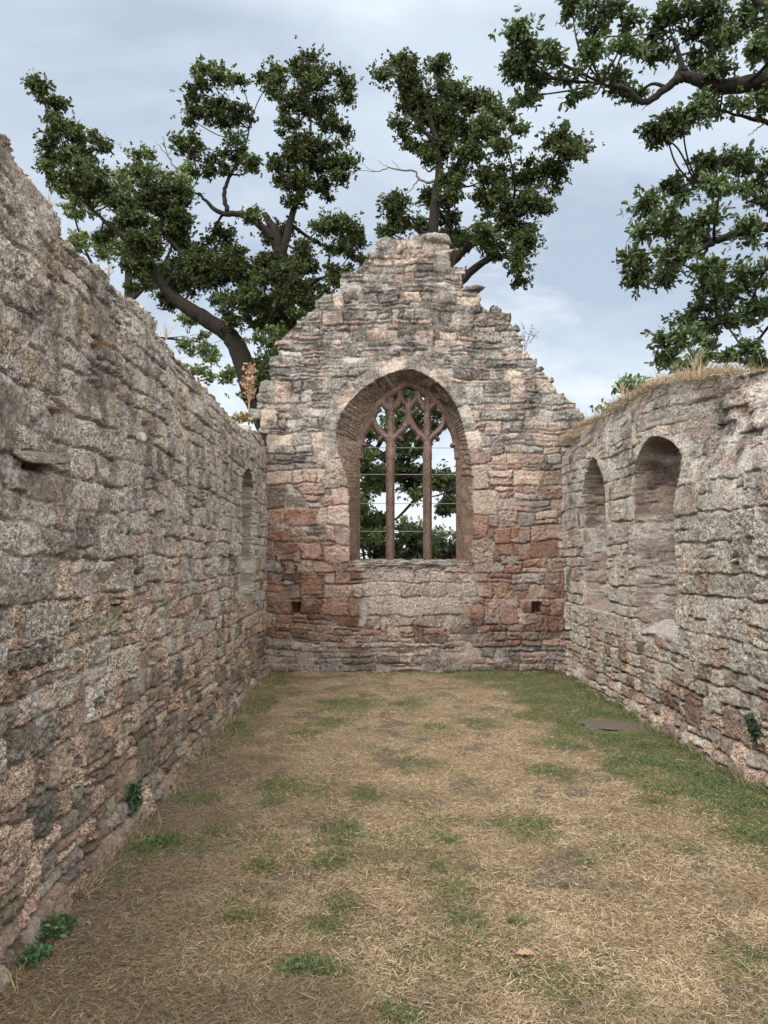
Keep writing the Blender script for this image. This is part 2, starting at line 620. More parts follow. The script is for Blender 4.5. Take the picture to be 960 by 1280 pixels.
    jamb, _ = palette(rnd[..., 4], [(.5, TUFA), (.6, PINK*1.1), (.9*redw, RED*1.25), (.15, RED*.75+DARK*.3)])
    jamb = mix(jamb, mix(jamb, PALE, .35), grw)
    col = np.where((om & ~spec)[..., None], mix(jamb, col, .2+.62*(V > 3.1)), col)
    scol = np.array([g_[4] for g_ in gs])[np.clip(k-500, 0, len(gs)-1)]
    col = np.where(spec[..., None], scol, col)
    col = mix(col, mix(RED*.85, rgb(.45, .29, .20), sstep(-.2, .4, fbm(U*1.7, V*1.7, 24, 3))), np.clip(redw*.36+.5*redw*fbm(U*3, V*3, 23, 4), 0, .6))
    soot = sstep(.05, .5, fbm(U*2.3+5, V*3.2, 22, 5, .6))*sstep(2.4, 1.0, V)
    col = col*(1-.30*soot[..., None])
    mort = mix(mix(MORT, RED*.8+MORT*.3, redw*.75), GREY*1.02, grw*.7)
    mort = mix(mort, rgb(.46, .38, .34), sstep(.42, .3, V)*.8)
    col = mix(mort, col, mask)
    col = mix(col, rgb(.51, .445, .395), panel*.55)
    stain = sstep(.15, .6, fbm(U*1.8, V*1.2, 25, 4))
    blot = sstep(.0, .45, fbm(U*4.5, V*5, 37, 5, .6))
    col = col*(1-.30*stain[..., None]*grw[..., None])*(1-.35*blot[..., None]*(.25+.75*grw)[..., None])
    band = sstep(.1, .04, np.abs(V-5.05+.05*fbm(U*2, V, 26, 2)))
    col = mix(col, DARK*1.3, band*.45)
    col = col*(0.9+.28*rnd[..., 5:6])*(1+.16*fbm(U*11, V*11, 27, 3)[..., None])
    pit = np.clip(.45+.5*sstep(.4, .8, rnd[..., 6]) + .5*panel, 0, 1)
    lich = np.clip(.42*grw + .55*panel + .35*sstep(.0, .5, fbm(U*1.5, V*1.5, 28, 4)), 0, 1)*(1-.75*redw*(1-panel))
    drk = np.clip(.75*grw*sstep(-.2, .35, fbm(U*2.5, V*2.5, 29, 4)) + .15, 0, 1)*(1-panel*.5)
    masks = np.stack([pit, lich, drk], -1)
    # silhouette follows whole stones
    _, _, _, _, cx, cy = ms.sample(U, V)
    j1, j2 = (rnd[..., 5]-.5)*.16, (rnd[..., 6]-.5)*.12
    okc = in_poly(cx+j1, cy+j2, GSIL)
    n1, n2 = .03*fbm(U*9, V*9, 33, 3), .03*fbm(U*9, V*9, 34, 3)
    okp = in_poly(U+n1, V+n2, GSIL)
    grow = in_poly(U+.07+n1, V+n2, GSIL) | in_poly(U-.07+n1, V+n2, GSIL) | in_poly(U+n1, V-.05+n2, GSIL)
    ok = (okc & grow) | (okp & in_poly(cx+j1, cy+j2-.10, GSIL))
    ok &= in_poly(U*.96+.025, V+.10, GSIL) | okc
    hole = inside
    put = np.zeros_like(inside)
    for (x0, x1, y0, y1) in ((364, 375, 753, 766), (665, 677, 752, 766)):
        p = at_Y(np.array([x0, x1]), np.array([y1, y0]), np.array([YE, YE]))
        put |= (U > p[0, 0]) & (U < p[1, 0]) & (V > p[0, 2]) & (V < p[1, 2])
    h = np.where(put, h-.26, h)
    cc = lambda A: A[:-1, :-1]
    keep = cc(ok) & ~cc(hole)
    # splay of the opening
    PI = np.concatenate([INNER[:1], densify(INNER[1:-1], 3), INNER[-1:]])
    closedF = np.concatenate([poly, poly[:1]]); closedI = np.concatenate([PI, PI[:1]])
    D = np.zeros(P.shape)
    nearm = near & (np.abs(dist.ravel()) < .8)
    dn, _, par = near_poly(P[nearm], closedF)
    i0 = np.clip(par.astype(int), 0, len(closedF)-2)
    t = (par-i0)[:, None]
    dvec = (closedI[i0]-closedF[i0])*(1-t)+(closedI[i0+1]-closedF[i0+1])*t
    D[nearm] = dvec*sstep(.6, .05, dn)[:, None]
    T = .85
    fr = np.stack([U, YE-h, V], -1)
    bk = np.stack([U+D[:, 0].reshape(U.shape), np.full_like(U, YE+T)+.03*fbm(U*3, V*5, 31, 3), V+D[:, 1].reshape(U.shape)], -1)

    def midf(Fp, Bp, t):
        y = Fp[:, 1]*(1-t)+Bp[:, 1]*t
        s = np.clip((y-YE)/TD, 0, 1)[:, None]
        return np.concatenate([Fp[:, :1]*(1-s)+Bp[:, :1]*s, y[:, None], Fp[:, 2:]*(1-s)+Bp[:, 2:]*s], 1)
    def reveal(Pq, c):
        w = (Pq[:, 0] > -.7) & (Pq[:, 0] < 1.8) & (Pq[:, 2] > 1.3) & (Pq[:, 2] < 4.5) & (Pq[:, 1] > YE+.015)
        blk = hash2(np.floor(Pq[:, 2]*3.2+Pq[:, 0]*1.5), np.floor(Pq[:, 1]*4), 6)
        return np.where(w[:, None], mix(rgb(.30, .21, .155), rgb(.21, .14, .105), blk), c)
    ob, _ = shell('gable_wall', us, vs, keep, fr, bk, 18, col, masks, M_STONE, mid=midf, seed=41, strip_col=reveal)
    tag(ob, 'ruined pointed gable end wall of red and grey rubble stone with a traceried window', 'gable wall', kind='thing')
    return ob


GABLE = gable()


# ------------------------------------------------------------------ window tracery
def bars_sdf(X, Z, bars):
    d = np.full(X.shape, 9.0)
    P = np.stack([X.ravel(), Z.ravel()], 1)
    for pl, w in bars:
        q, _, _ = near_poly(P, pl)
        d = np.minimum(d, q.reshape(X.shape)-w)
    return d


def tracery():
    Yt = YE+TD
    W = lambda pts: at_Y(np.array([p[0] for p in pts], float), np.array([p[1] for p in pts], float), np.full(len(pts), Yt))[:, [0, 2]]
    sc = Yt/FPX
    bars = []

    def bar(pts, w, n=5): bars.append((densify(W(pts), n), w*sc))
    # two mullions carried up through the head
    for m in (488, 534.5):
        bar([(m, 572), (m, 548)], 5.4, 2)
        bar([(m, 550), (m, 500)], 4.6, 3)
        bar([(m, 552), (m-9, 543), (m-17, 535), (m-22, 525), (m-24.5, 514)], 4.0)
        bar([(m, 552), (m+9, 543), (m+17, 535), (m+21, 525), (m+22.5, 514)], 4.0)
        # capping arches of the upper tier
        bar([(m, 513), (m-7, 506), (m-11, 498), (m-12, 490)], 4.2)
        bar([(m, 513), (m+7, 506), (m+11, 498), (m+12, 490)], 4.2)
        # cusps
        for s in (-1, 1):
            bar([(m+s*9, 543), (m+s*13.5, 549)], 2.2, 2)
            bar([(m+s*13, 512), (m+s*19, 516)], 2.0, 2)
    bar([(511, 530), (511, 500)], 3.6, 3)
    bar([(511, 512), (505, 503), (500, 495)], 3.0)
    bar([(511, 512), (517, 503), (522, 495)], 3.0)
    # side lights: head curves springing from the jambs
    bar([(446, 563), (450, 548), (458, 535), (466, 520), (468, 508)], 4.2)
    bar([(575, 563), (572, 548), (565, 535), (557, 520), (555, 508)], 4.2)
    bar([(450, 556), (456, 556)], 2.4, 2)
    bar([(572, 556), (566, 556)], 2.4, 2)
    # frame against the arch and jambs
    fr = np.concatenate([INNER[:1], densify(INNER[1:-1], 4), INNER[-1:]])
    arch = densify(INNER[3:-3], 5)
    us = np.arange(INNER[:, 0].min()-.1, INNER[:, 0].max()+.1, .008)
    vs = np.arange(at_Y(np.array(500.), np.array(573.), np.array(Yt))[2], INNER[:, 1].max()+.08, .008)
    U, V = np.meshgrid(us, vs)
    d = bars_sdf(U, V, bars)
    da, _, _ = near_poly(np.stack([U.ravel(), V.ravel()], 1), arch)
    d = np.minimum(d, da.reshape(U.shape)-.075)
    # spandrel filling right under the apex and at the arch foot
    zap = INNER[:, 1].max()
    inside = in_poly(U, V, fr) | (da.reshape(U.shape) < .06)
    keep = ((d < 0) & inside)[:-1, :-1]
    prof = np.clip(-d/.035, 0, 1)
    dep = .085*(.35+.65*prof**.7)
    h = dep + .003*fbm(U*22, V*22, 51, 3)
    fr3 = np.stack([U, Yt+.06-h, V], -1)
    bk3 = np.stack([U, Yt+.06+h, V], -1)
    base = rgb(.108, .066, .052)
    n = fbm(U*4, V*4, 53, 4)
    col = base*(1+.25*n[..., None]) + rgb(.05, .045, .04)*sstep(.1, .5, fbm(U*7, V*7, 54, 3))[..., None]
    mk = np.stack([U*0+.15, U*0+.12, U*0+.1], -1)
    win = empty('window', (float(INNER[:, 0].mean()), Yt, float(INNER[0, 1])), None, None)
    del_keys = [k for k in win.keys()]
    win.parent = GABLE
    tr, _ = shell('tracery', us, vs, keep, fr3, bk3, 3, col, mk, M_SAND, parent=win, seed=61)

    def prism(name, prof_xy, x, z0, z1, nz=24, seed=0, yc=Yt+.06):
        k = len(prof_xy)
        zs = np.linspace(z0, z1, nz)
        V3, Cc = [], []
        for i, z in enumerate(zs):
            ang = np.arange(k)
            px = x+prof_xy[:, 0]+.003*perlin(ang*.9, np.full(k, z*9.), seed)
            py = yc+prof_xy[:, 1]+.003*perlin(ang*.9+9, np.full(k, z*9.), seed)
            V3.append(np.stack([px, py, np.full(k, z)], 1))
            blk = hash2(np.array([math.floor((z-z0)/.62)]), np.array([seed]), 8)[0]
            Cc.append(np.tile(base*(.85+.4*blk)*(1+.12*math.sin(z*17+seed)), (k, 1)))
        F = []
        for i in range(nz-1):
            for j in range(k):
                F.append((i*k+j, i*k+(j+1) % k, (i+1)*k+(j+1) % k, (i+1)*k+j))
        Cc = np.concatenate(Cc)
        return mesh_np(name, np.concatenate(V3), [np.array(F)], M_SAND,
                       {'Col': Cc, 'Mask': np.tile([.15, .12, .1], (len(Cc), 1))}, win, smooth=False)
    zs = INNER[0, 1]-.05
    for s, (m, zt) in enumerate(((488, 571.5), (534.5, 571.5))):
        top = at_Y(np.array(m), np.array(zt), np.array(Yt))
        w = 5.5*sc
        pr = np.array([(-w, -.02), (-w*.45, -.085), (w*.45, -.085), (w, -.02), (w, .03), (w*.45, .085), (-w*.45, .085), (-w, .03)])
        prism('mullion', pr, top[0], zs, top[2]+.012, seed=71+s)
    # jamb shafts either side of the lights
    for s, (x, sg) in enumerate(((INNER[0, 0], 1), (INNER[-1, 0], -1))):
        pr = np.array([(-.12, -.10), (.0, -.09), (.045, -.03), (.045, .03), (.0, .09), (-.12, .10)])
        if sg < 0: pr = pr[::-1]*np.array([-1, 1])
        top = at_Y(np.array(500), np.array(562), np.array(Yt))[2]
        prism('window_jamb', pr, x, zs, top, seed=81+s)
    # iron saddle bars
    for py in (559, 592.5, 629, 664):
        z = at_Y(np.array(500), np.array(float(py)), np.array(Yt))[2]
        k = 8
        x0, x1 = INNER[0, 0]-.05, INNER[-1, 0]+.05
        ang = np.arange(k)/k*2*math.pi
        ring = np.stack([np.zeros(k), .0045*np.cos(ang), .0045*np.sin(ang)], 1)
        V3 = np.concatenate([ring+[x0, Yt+.062, z], ring+[x1, Yt+.062, z]])
        F = [(j, (j+1) % k, k+(j+1) % k, k+j) for j in range(k)]
        mesh_np('iron_bar', V3, [np.array(F)], M_IRON, None, win)
    # lumpy lichened sill
    us = np.arange(at_Y(np.array(434.), np.array(703.), np.array(YE))[0], at_Y(np.array(592.), np.array(703.), np.array(YE))[0], .012)
    prof = np.array([(.62, .015), (.30, .012), (.1, .004), (-.005, -.004), (-.028, -.02), (-.035, -.045), (-.026, -.075), (-.008, -.10), (.04, -.125), (.10, -.135)])
    z0 = FACE[0, 1]+.015
    V3, Cc, Mm = [], [], []
    prof = np.array([prof[0]*(1-t)+prof[1]*t for t in np.linspace(0, .8, 5)]+[p for p in densify(prof[1:], 4)])
    k = len(prof)
    A, B_ = np.meshgrid(us, np.arange(k))
    px = prof[:, 0][:, None]+.018*fbm(A*4, B_*.25, 91, 3)
    pz = z0+prof[:, 1][:, None]+.014*fbm(A*5, B_*.22+9, 92, 4)
    cr = sstep(.02, .3, fbm(A*5, B_*.16, 93, 3))
    c = mix(rgb(.11, .10, .09), rgb(.42, .40, .36), cr)
    idx = np.arange(k*len(us)).reshape(k, len(us))
    q = np.stack([idx[1:, :-1], idx[1:, 1:], idx[:-1, 1:], idx[:-1, :-1]], -1).reshape(-1, 4)
    mesh_np('window_sill', np.stack([A, YE+px, pz], -1).reshape(-1, 3), [q], M_STONE,
            {'Col': c.reshape(-1, 3), 'Mask': np.tile([.3, .45, .4], (k*len(us), 1))}, GABLE)
    return win


tracery()


# ------------------------------------------------------------------ side walls
def niche_field(Y, Z, y0, y1, z0, zs, zt, D, far=.16, near=.05, sill=.22, arch=.05, point=0.0):
    """recess with a round or pointed head; y0 < y1, y1 = far jamb. returns inside mask and depth"""
    yc, hw = (y0+y1)/2, (y1-y0)/2
    ht = zt-zs
    x = (Y-yc)/hw
    e = np.abs(x)
    cap = zs + ht*np.where(point > 0, np.clip(1-e**1.6, 0, 1)**.75, np.sqrt(np.clip(1-e*e, 0, 1)))
    ins = (e < 1) & (Z > z0) & (Z < cap)
    dd = np.minimum.reduce([(y1-Y)/far, (Y-y0)/near, (Z-z0)/sill, (cap-Z)/arch])
    return ins, D*np.clip(dd, 0, 1)


def var_steps(a, b, fn):
    out = [a]
    while out[-1] < b: out.append(out[-1]+fn(out[-1]))
    return np.array(out)


def side_wall(which):
    left = which == 'left'
    rng = np.random.default_rng(8 if left else 9)
    X0 = XL if left else XR
    seed = 300 if left else 400

    def st(y):
        if y < 2.45: return .05
        if left: return float(np.clip(.0065*(y/3)**1.5, .006, .022))
        if y < 4.6: return .04
        return float(np.clip(.0085*(y/5.4)**1.5, .008, .018))
    us = var_steps(-2.5 if left else -1.5, YE+.02, st)
    vs = np.arange(-.06, 3.75, .0075 if left else .0085)
    U, V = np.meshgrid(us, vs)

    if left:
        hf = lambda v: (.05, .12) if v < .6 else ((.10, .22) if v < 1.5 else (.09, .20))
        wf = lambda v, h: (max(.10, h*.75), max(.28, h*2.3)) if v < 1.5 else (.10, .32)
    else:
        hf = lambda v: (.06, .14) if v < .6 else ((.12, .26) if v < 2.4 else (.08, .2))
        wf = lambda v, h: (max(.12, h*.8), max(.3, h*2.2))
    ms = Masonry(rng, us[0]-.3, us[-1]+.3, -.1, 4.0, hf, wf, psplit=.17, ptall=.20, warp=(.034, .007), seed=seed)
    if left:
        ss = [(6, 74, 897, 942, rgb(.155, .145, .125)), (104, 127, 852, 902, rgb(.60, .57, .54)), (38, 64, 992, 1046, rgb(.18, .185, .165)), (168, 189, 920, 972, rgb(.235, .215, .18)),
              (130, 146, 756, 792, rgb(.25, .235, .165)), (86, 119, 643, 686, rgb(.12, .112, .10)), (0, 62, 806, 836, rgb(.235, .225, .195)), (20, 80, 752, 800, rgb(.56, .53, .50)),
              (128, 170, 808, 856, rgb(.58, .50, .44)), (46, 76, 852, 890, rgb(.50, .42, .36)), (32, 50, 488, 530, rgb(.60, .58, .56)), (30, 75, 440, 488, rgb(.36, .345, .33)),
              (0, 40, 955, 1010, rgb(.55, .43, .36)), (2, 38, 1030, 1090, rgb(.50, .40, .345)), (150, 175, 640, 668, rgb(.52, .50, .47))]
    else:
        ss = [(858, 880, 872, 908, rgb(.24, .17, .145)), (830, 852, 868, 886, rgb(.21, .155, .135)), (880, 905, 905, 925, rgb(.42, .36, .33)), (925, 950, 555, 590, rgb(.62, .60, .57)),
              (868, 900, 548, 590, rgb(.60, .59, .57)), (930, 955, 590, 612, rgb(.30, .285, .27)), (893, 915, 538, 560, rgb(.16, .15, .14))]
    sb = []
    for (a_, b_, c_, d_, _) in ss:
        xm, ym = (a_+b_)/2, (c_+d_)/2
        hy = [float(at_X(np.array(float(x_)), np.array(float(ym)), np.array(X0))[1]) for x_ in (a_, b_)]
        hz = [float(at_X(np.array(float(xm)), np.array(float(y_)), np.array(X0))[2]) for y_ in (d_, c_)]
        sb.append((min(hy), max(hy), hz[0], hz[1]))
    spo = rect_over(U, V, sb, None, seed+30)
    h, sid, rnd, mask, prof = masonry_surface(ms, U, V, over=spo, depth=.021 if left else .022, joint=.004, bevel=.0055,
                                              mortar=(.12 if left else .16)-.5*sstep(.75, .3, V), seed=seed)
    top_n = fbm(U*1.1, V*1.1, seed+7, 4)
    # the smooth, more mortared upper part
    upw = sstep(1.35, 2.0, V+.35*top_n)
    hm = .03+.016*fbm(U*3.2, V*4.2, seed+8, 5, .6)
    h = mix(h, np.maximum(hm, h*.8), upw*(.22 if left else .3))
    extra_parts = []
    nich = np.zeros(U.shape, bool)
    nd = np.zeros(U.shape)
    parts = []
    Yx = lambda px: float(at_X(np.array(float(px)), np.array(640.), np.array(X0))[1])

    def zat(px, py): return float(at_X(np.array(float(px)), np.array(float(py)), np.array(X0))[2])
    if left:
        spec = [(300, 315.5, 752, 612, 585, .30, 1.0, 308)]
    else:
        spec = [(846, 795, 792, 604, 545, .36, 0.0, 820), (760, 731, 762, 622, 571, .30, 1.0, 746)]
    for (pn, pf, pb, ps, pt, D, point, pc) in spec:
        y0, y1 = Yx(pn), Yx(pf)
        z0 = zat(pc, pb); zs = zat(pc, ps); zt = zat(pc, pt)
        ins, dep = niche_field(U, V, y0, y1, z0, zs, zt, D, far=.20 if not left else .12, near=.035, sill=.12, arch=.025, point=point)
        nich |= ins
        nd = np.where(ins, dep, nd)
        parts.append(ins)
    # infill inside the niches: patched small stones below, plaster above
    if nich.any():
        ms2 = Masonry(np.random.default_rng(seed), us[0]-.3, us[-1]+.3, -.1, 4.0, lambda v: (.13, .28), lambda v, h: (.16, .36),
                      psplit=.2, ptall=.2, warp=(.05, .014), seed=seed+11)
        ns = [] if left else [(807, 821, 686, 700, BROWN*.75), (812, 829, 704, 723, rgb(.24, .15, .125)), (804, 829, 725, 731, BROWN), (824, 846, 689, 704, rgb(.36, .31, .31)),
                              (799, 816, 675, 684, rgb(.42, .37, .34)), (830, 846, 706, 720, rgb(.38, .33, .33)), (811, 826, 734, 745, rgb(.36, .31, .30)), (829, 846, 733, 748, rgb(.33, .28, .28)),
                              (822, 838, 672, 686, rgb(.44, .40, .37)), (736, 748, 660, 676, rgb(.42, .38, .34)), (745, 756, 690, 704, rgb(.35, .28, .26)), (738, 752, 712, 724, rgb(.40, .33, .30))]
        nb_ = []
        for (a_, b_, c_, d_, _) in ns:
            ym, xm = (c_+d_)/2, (a_+b_)/2
            hy = []
            n_y1, n_D = (Yx(795), .36) if a_ > 780 else (Yx(731), .30)
            for x_ in (a_, b_):                      # where the line of sight meets the splayed jamb
                d_r = ray(float(x_), float(ym))
                m_ = n_D/.20
                Yq = (X0+m_*n_y1)/(d_r[0]/d_r[1]+m_)
                hy.append(float(Yq-min(max(m_*(n_y1-Yq), 0), n_D)))
            hz = [float(at_X(np.array(float(xm)), np.array(float(y_)), np.array(X0+.14))[2]) for y_ in (d_, c_)]
            nb_.append((min(hy), max(hy), hz[0], hz[1]))
        nso = rect_over(U-nd, V, nb_, None, seed+50)
        h2, sid2, rnd2, mask2, _ = masonry_surface(ms2, U-nd, V, over=nso, depth=.016, joint=.012, bevel=.01, mortar=.35, seed=seed+12)
        h = np.where(nich, h2-nd, h)
    # colours
    w1 = fbm(U*.7, V*.9, seed+13, 4)
    r = rnd[..., 3]
    if left:
        low = sstep(1.5, .55, V+.35*w1)
        tuf = sstep(.25, .75, V+.3*w1)*sstep(2.1, 1.1, V)
        ch = [(.9*(1-low)+.05, GREY*.92), (.55*(1-low), PALE*.92), (.13, DARK*1.3), (.9*tuf+.1, TUFA*1.02), (.8*tuf+.12*low, PINK*1.15),
              (.55*low+.04, BROWN*1.08), (.35*low, rgb(.33, .265, .225)), (.22*low+.04, OLIVE), (.12+.2*low, GREY*.7), (.35*low, BROWN*.72), (.25*low, rgb(.40, .36, .315))]
    else:
        low = sstep(.95, .3, V+.3*w1)
        ch = [(.5, GREY*1.2), (.9*(1-low)+.1, PALE*1.03), (.07, DARK*1.5), (.45, TUFA*1.05), (.35*low+.2, PINK*1.1), (.7*low, BROWN*1.1)]
    col, kk = palette(r, ch)
    col = np.where(spo[0][..., None], np.array([g_[4] for g_ in ss])[np.clip(spo[1]-500, 0, len(ss)-1)], col)
    mort = mix(rgb(.45, .395, .355), rgb(.30, .245, .215), low)
    if not left: mort = rgb(.54, .485, .45)*np.ones(U.shape+(1,))
    col = mix(mort, col, np.clip(mask*(1-.2*upw), 0, 1))
    if left:
        col = mix(col, rgb(.41, .375, .34), upw*.2)
        och = sstep(.22, .6, fbm(U*1.3+4, V*1.6, seed+14, 4))*sstep(1.7, 2.3, V)
        col = mix(col, rgb(.38, .275, .16), och*.42)
    else:
        col = mix(col, rgb(.58, .54, .50), upw*.25)
        pinkp = sstep(.1, .5, fbm(U*1.1, V*1.4, seed+15, 4))*sstep(1.5, .8, V)
        col = mix(col, rgb(.58, .485, .46), pinkp*.5)
    strk = sstep(.1, .5, fbm(U*5, V*.8, seed+16, 4))*sstep(1.9, 2.7, V+.3*w1)
    col = mix(col, DARK*1.25, strk*(.42 if left else .36))
    col = col*(.80+.42*rnd[..., 5:6])*(1+.24*fbm(U*9, V*12, seed+17, 5, .62)[..., None])
    rim = np.zeros(U.shape)
    for (pn, pf, pb, ps, pt, D, point, pc) in spec:
        ya_, yb_ = Yx(pn)-.13, Yx(pf)+.13
        i2, _ = niche_field(U, V, ya_, yb_, zat(pc, pb)-.02, zat(pc, ps), zat(pc, pt)+.13, D, point=point)
        rim = np.maximum(rim, i2*1.0)
    col = mix(col, rgb(.64, .59, .535) if not left else rgb(.50, .47, .42), rim*(.68 if not left else .5)*(~nich))
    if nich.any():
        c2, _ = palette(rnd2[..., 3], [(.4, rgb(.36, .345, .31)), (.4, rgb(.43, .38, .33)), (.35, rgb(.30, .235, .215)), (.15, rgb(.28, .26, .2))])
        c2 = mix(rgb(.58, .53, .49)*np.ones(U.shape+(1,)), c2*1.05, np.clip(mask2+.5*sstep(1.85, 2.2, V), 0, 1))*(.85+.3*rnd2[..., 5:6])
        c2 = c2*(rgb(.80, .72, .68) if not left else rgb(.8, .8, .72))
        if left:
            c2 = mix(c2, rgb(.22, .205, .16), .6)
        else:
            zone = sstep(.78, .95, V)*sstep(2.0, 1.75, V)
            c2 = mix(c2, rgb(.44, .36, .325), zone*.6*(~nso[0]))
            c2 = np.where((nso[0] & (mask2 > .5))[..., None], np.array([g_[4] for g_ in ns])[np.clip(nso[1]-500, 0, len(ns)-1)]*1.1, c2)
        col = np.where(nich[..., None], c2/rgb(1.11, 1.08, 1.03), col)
    col = np.clip(col*rgb(1.11, 1.08, 1.03), 0, .78)
    blot = sstep(.05, .5, fbm(U*5, V*6, seed+27, 5, .6))*sstep(.6, 1.8, V+.3*w1)
    col = col*(1-(.34 if left else .26)*blot[..., None])
    wl = sstep(.15, .42, fbm(U*3.7+3, V*4.5, seed+28, 5, .62))*sstep(.5, 1.0, V)
    col = mix(col, rgb(.62, .60, .57), wl*(.68 if left else .68))
    pit = np.clip(.40+.75*((kk == 3) | (kk == 4) | (kk == 1))*mask+.2*upw, 0, 1)
    pit = np.where(kk >= 5, pit*.5+.12*rnd[..., 6], pit)
    lich = np.clip((.35 if left else .5)*upw+.75*sstep(-.1, .4, fbm(U*1.7, V*1.9, seed+18, 5))*sstep(.45, 1.0, V)*(1 if not left else sstep(3.0, 2.0, V)*.6+.4), 0, 1)*(.35+.65*(rnd[..., 7] > .3))
    drk = np.clip(.9*sstep(-.1, .45, fbm(U*2.1, V*1.7, seed+19, 4))*sstep(1.0, 2.4, V)+.10, 0, 1)
    lich = np.where(nich, .08, lich); pit = np.where(nich, .35, pit)
    masks = np.stack([pit, lich, drk], -1)
    # small deep gaps where a stone has fallen out
    if left:
        for (px, py, wy, hz) in ((195, 652, .10, .07), (38, 577, .12, .035), (5, 925, .04, .06), (125, 890, .03, .04), (560/4.7, 880, .05, .03), (287, 700, .12, .05)):
            p = at_X(np.array(float(px)), np.array(float(py)), np.array(X0))
            g = sstep(1.25, .8, np.maximum(np.abs(U-p[1])/wy, np.abs(V-p[2])/hz)+.25*fbm(U*9, V*9, 3, 2))
            h = h-.14*g
    # ragged top
    if left:
        tp = [(-40, 95), (0, 168), (18, 190), (32, 222), (48, 240), (70, 285), (100, 318), (130, 338), (150, 362), (175, 385), (200, 418), (225, 452), (250, 478), (275, 505),
              (290, 525), (298, 534), (312, 540), (322, 545), (330, 553)]
    else:
        tp = [(705, 552), (716, 545), (730, 530), (745, 522), (765, 508), (785, 496), (805, 484), (825, 475), (845, 471), (865, 468), (885, 467), (905, 467),
              (925, 471), (945, 473), (962, 476), (985, 480)]
    tw = at_X(np.array([p[0] for p in tp], float), np.array([p[1] for p in tp], float), np.full(len(tp), X0))
    o = np.argsort(tw[:, 1])
    ztop = np.interp(U, tw[o, 1], tw[o, 2])
    _, _, _, _, cx, cy = ms.sample(U, V)
    zt_c = np.interp(cx, tw[o, 1], tw[o, 2])
    keep = (V < ztop+.035*fbm(U*7, V*7, seed+20, 3)) | ((cy < zt_c-.01) & (V < ztop+.07))
    # top courses lean back, worn
    back = sstep(.28, .0, ztop-V)
    h = h - back*(.03 if left else .13)
    if not left:
        ero = sstep(7.3, 6.4, U)*sstep(2.0, 2.9, V)
        h = h-ero*(.22+.13*rnd[..., 2])+ero*.05*fbm(U*4, V*6, seed+21, 4)
        edge_p = sstep(.1, .55, fbm(U*2.6, V*4, seed+22, 4))*sstep(7.2, 6.4, U)*sstep(2.1, 2.5, V)
        col = mix(col, rgb(.43, .285, .235), edge_p*.8)
    else:
        # foot of the wall spreads a little
        h = h+.06*sstep(.22, .0, V+.04*w1)
    if not left:
        h = h+.07*sstep(.25, .0, V+.06*w1)
    T = .75
    bn = .03*fbm(U*3, V*5, seed+23, 3)
    if left:
        fr = np.stack([X0+h, U, V], -1)
        bk = np.stack([np.full_like(U, X0-T)+bn, U, V], -1)
    else:
        fr = np.stack([X0-h, U, V], -1)
        bk = np.stack([np.full_like(U, X0+T)+bn, U, V], -1)
    cc = lambda A: A[:-1, :-1]
    nm = [('blocked_window', cc(p)) for p in parts]
    pa = cc(nich)
    ob, pts = shell('rubble_wall', us, vs, cc(keep), fr, bk, 8, col, masks, M_STONE, flip=not left, seed=seed+24,
                    part=pa, part_name=nm)
    grp = None
    if left:
        tag(ob, 'long grey brown rubble wall on the left with one narrow recess at its far end', 'wall', kind='thing')
    else:
        tag(ob, 'pale lichened rubble stone wall on the right with two arched blocked windows', 'wall', kind='thing')
        pts[0]['label'] = 'larger round-headed blocked window with patched stone infill'
        pts[1]['label'] = 'smaller narrow pointed blocked window'
    return ob, tw[o], (us, vs, h)


LEFT, LTOP, LH = side_wall('left')
RIGHT, RTOP, RH = side_wall('right')


def wall_x(side, y, z):
    us, vs, h = LH if side == 'left' else RH
    j = np.clip(np.searchsorted(vs, z), 0, len(vs)-1)
    i = np.clip(np.searchsorted(us, y), 0, len(us)-1)
    return XL+h[j, i] if side == 'left' else XR-h[j, i]


# ------------------------------------------------------------------ generic lumps, tubes, leaves
def rock(name, loc, size, rot, col, parent, seed, mat=None, n=14, power=3.5):
    """a rough slab-like stone"""
    th, ph = np.meshgrid(np.linspace(0, 2*math.pi, 2*n, endpoint=False), np.linspace(0, math.pi, n))
    x, y, z = np.sin(ph)*np.cos(th), np.sin(ph)*np.sin(th), np.cos(ph)
    s = (np.abs(x)**power+np.abs(y)**power+np.abs(z)**power)**(-1/power)
    r = 1+.16*fbm(x*2+z, y*2-z, seed, 3)
    P = np.stack([x*s*r*size[0], y*s*r*size[1], z*s*r*size[2]], -1).reshape(-1, 3)
    P = P @ np.array(Euler(rot).to_matrix()).T+np.array(loc)
    m = 2*n
    F = [(i*m+j, (i+1)*m+j, (i+1)*m+(j+1) % m, i*m+(j+1) % m) for i in range(n-1) for j in range(m)]
    c = np.tile(col, (len(P), 1))*(1+.2*fbm(P[:, 0]*20+P[:, 2]*9, P[:, 1]*20, seed+3, 3)[:, None])
    return mesh_np(name, P, [np.array(F)], mat or M_STONE, {'Col': c, 'Mask': np.tile([.3, .35, .3], (len(P), 1))}, parent)


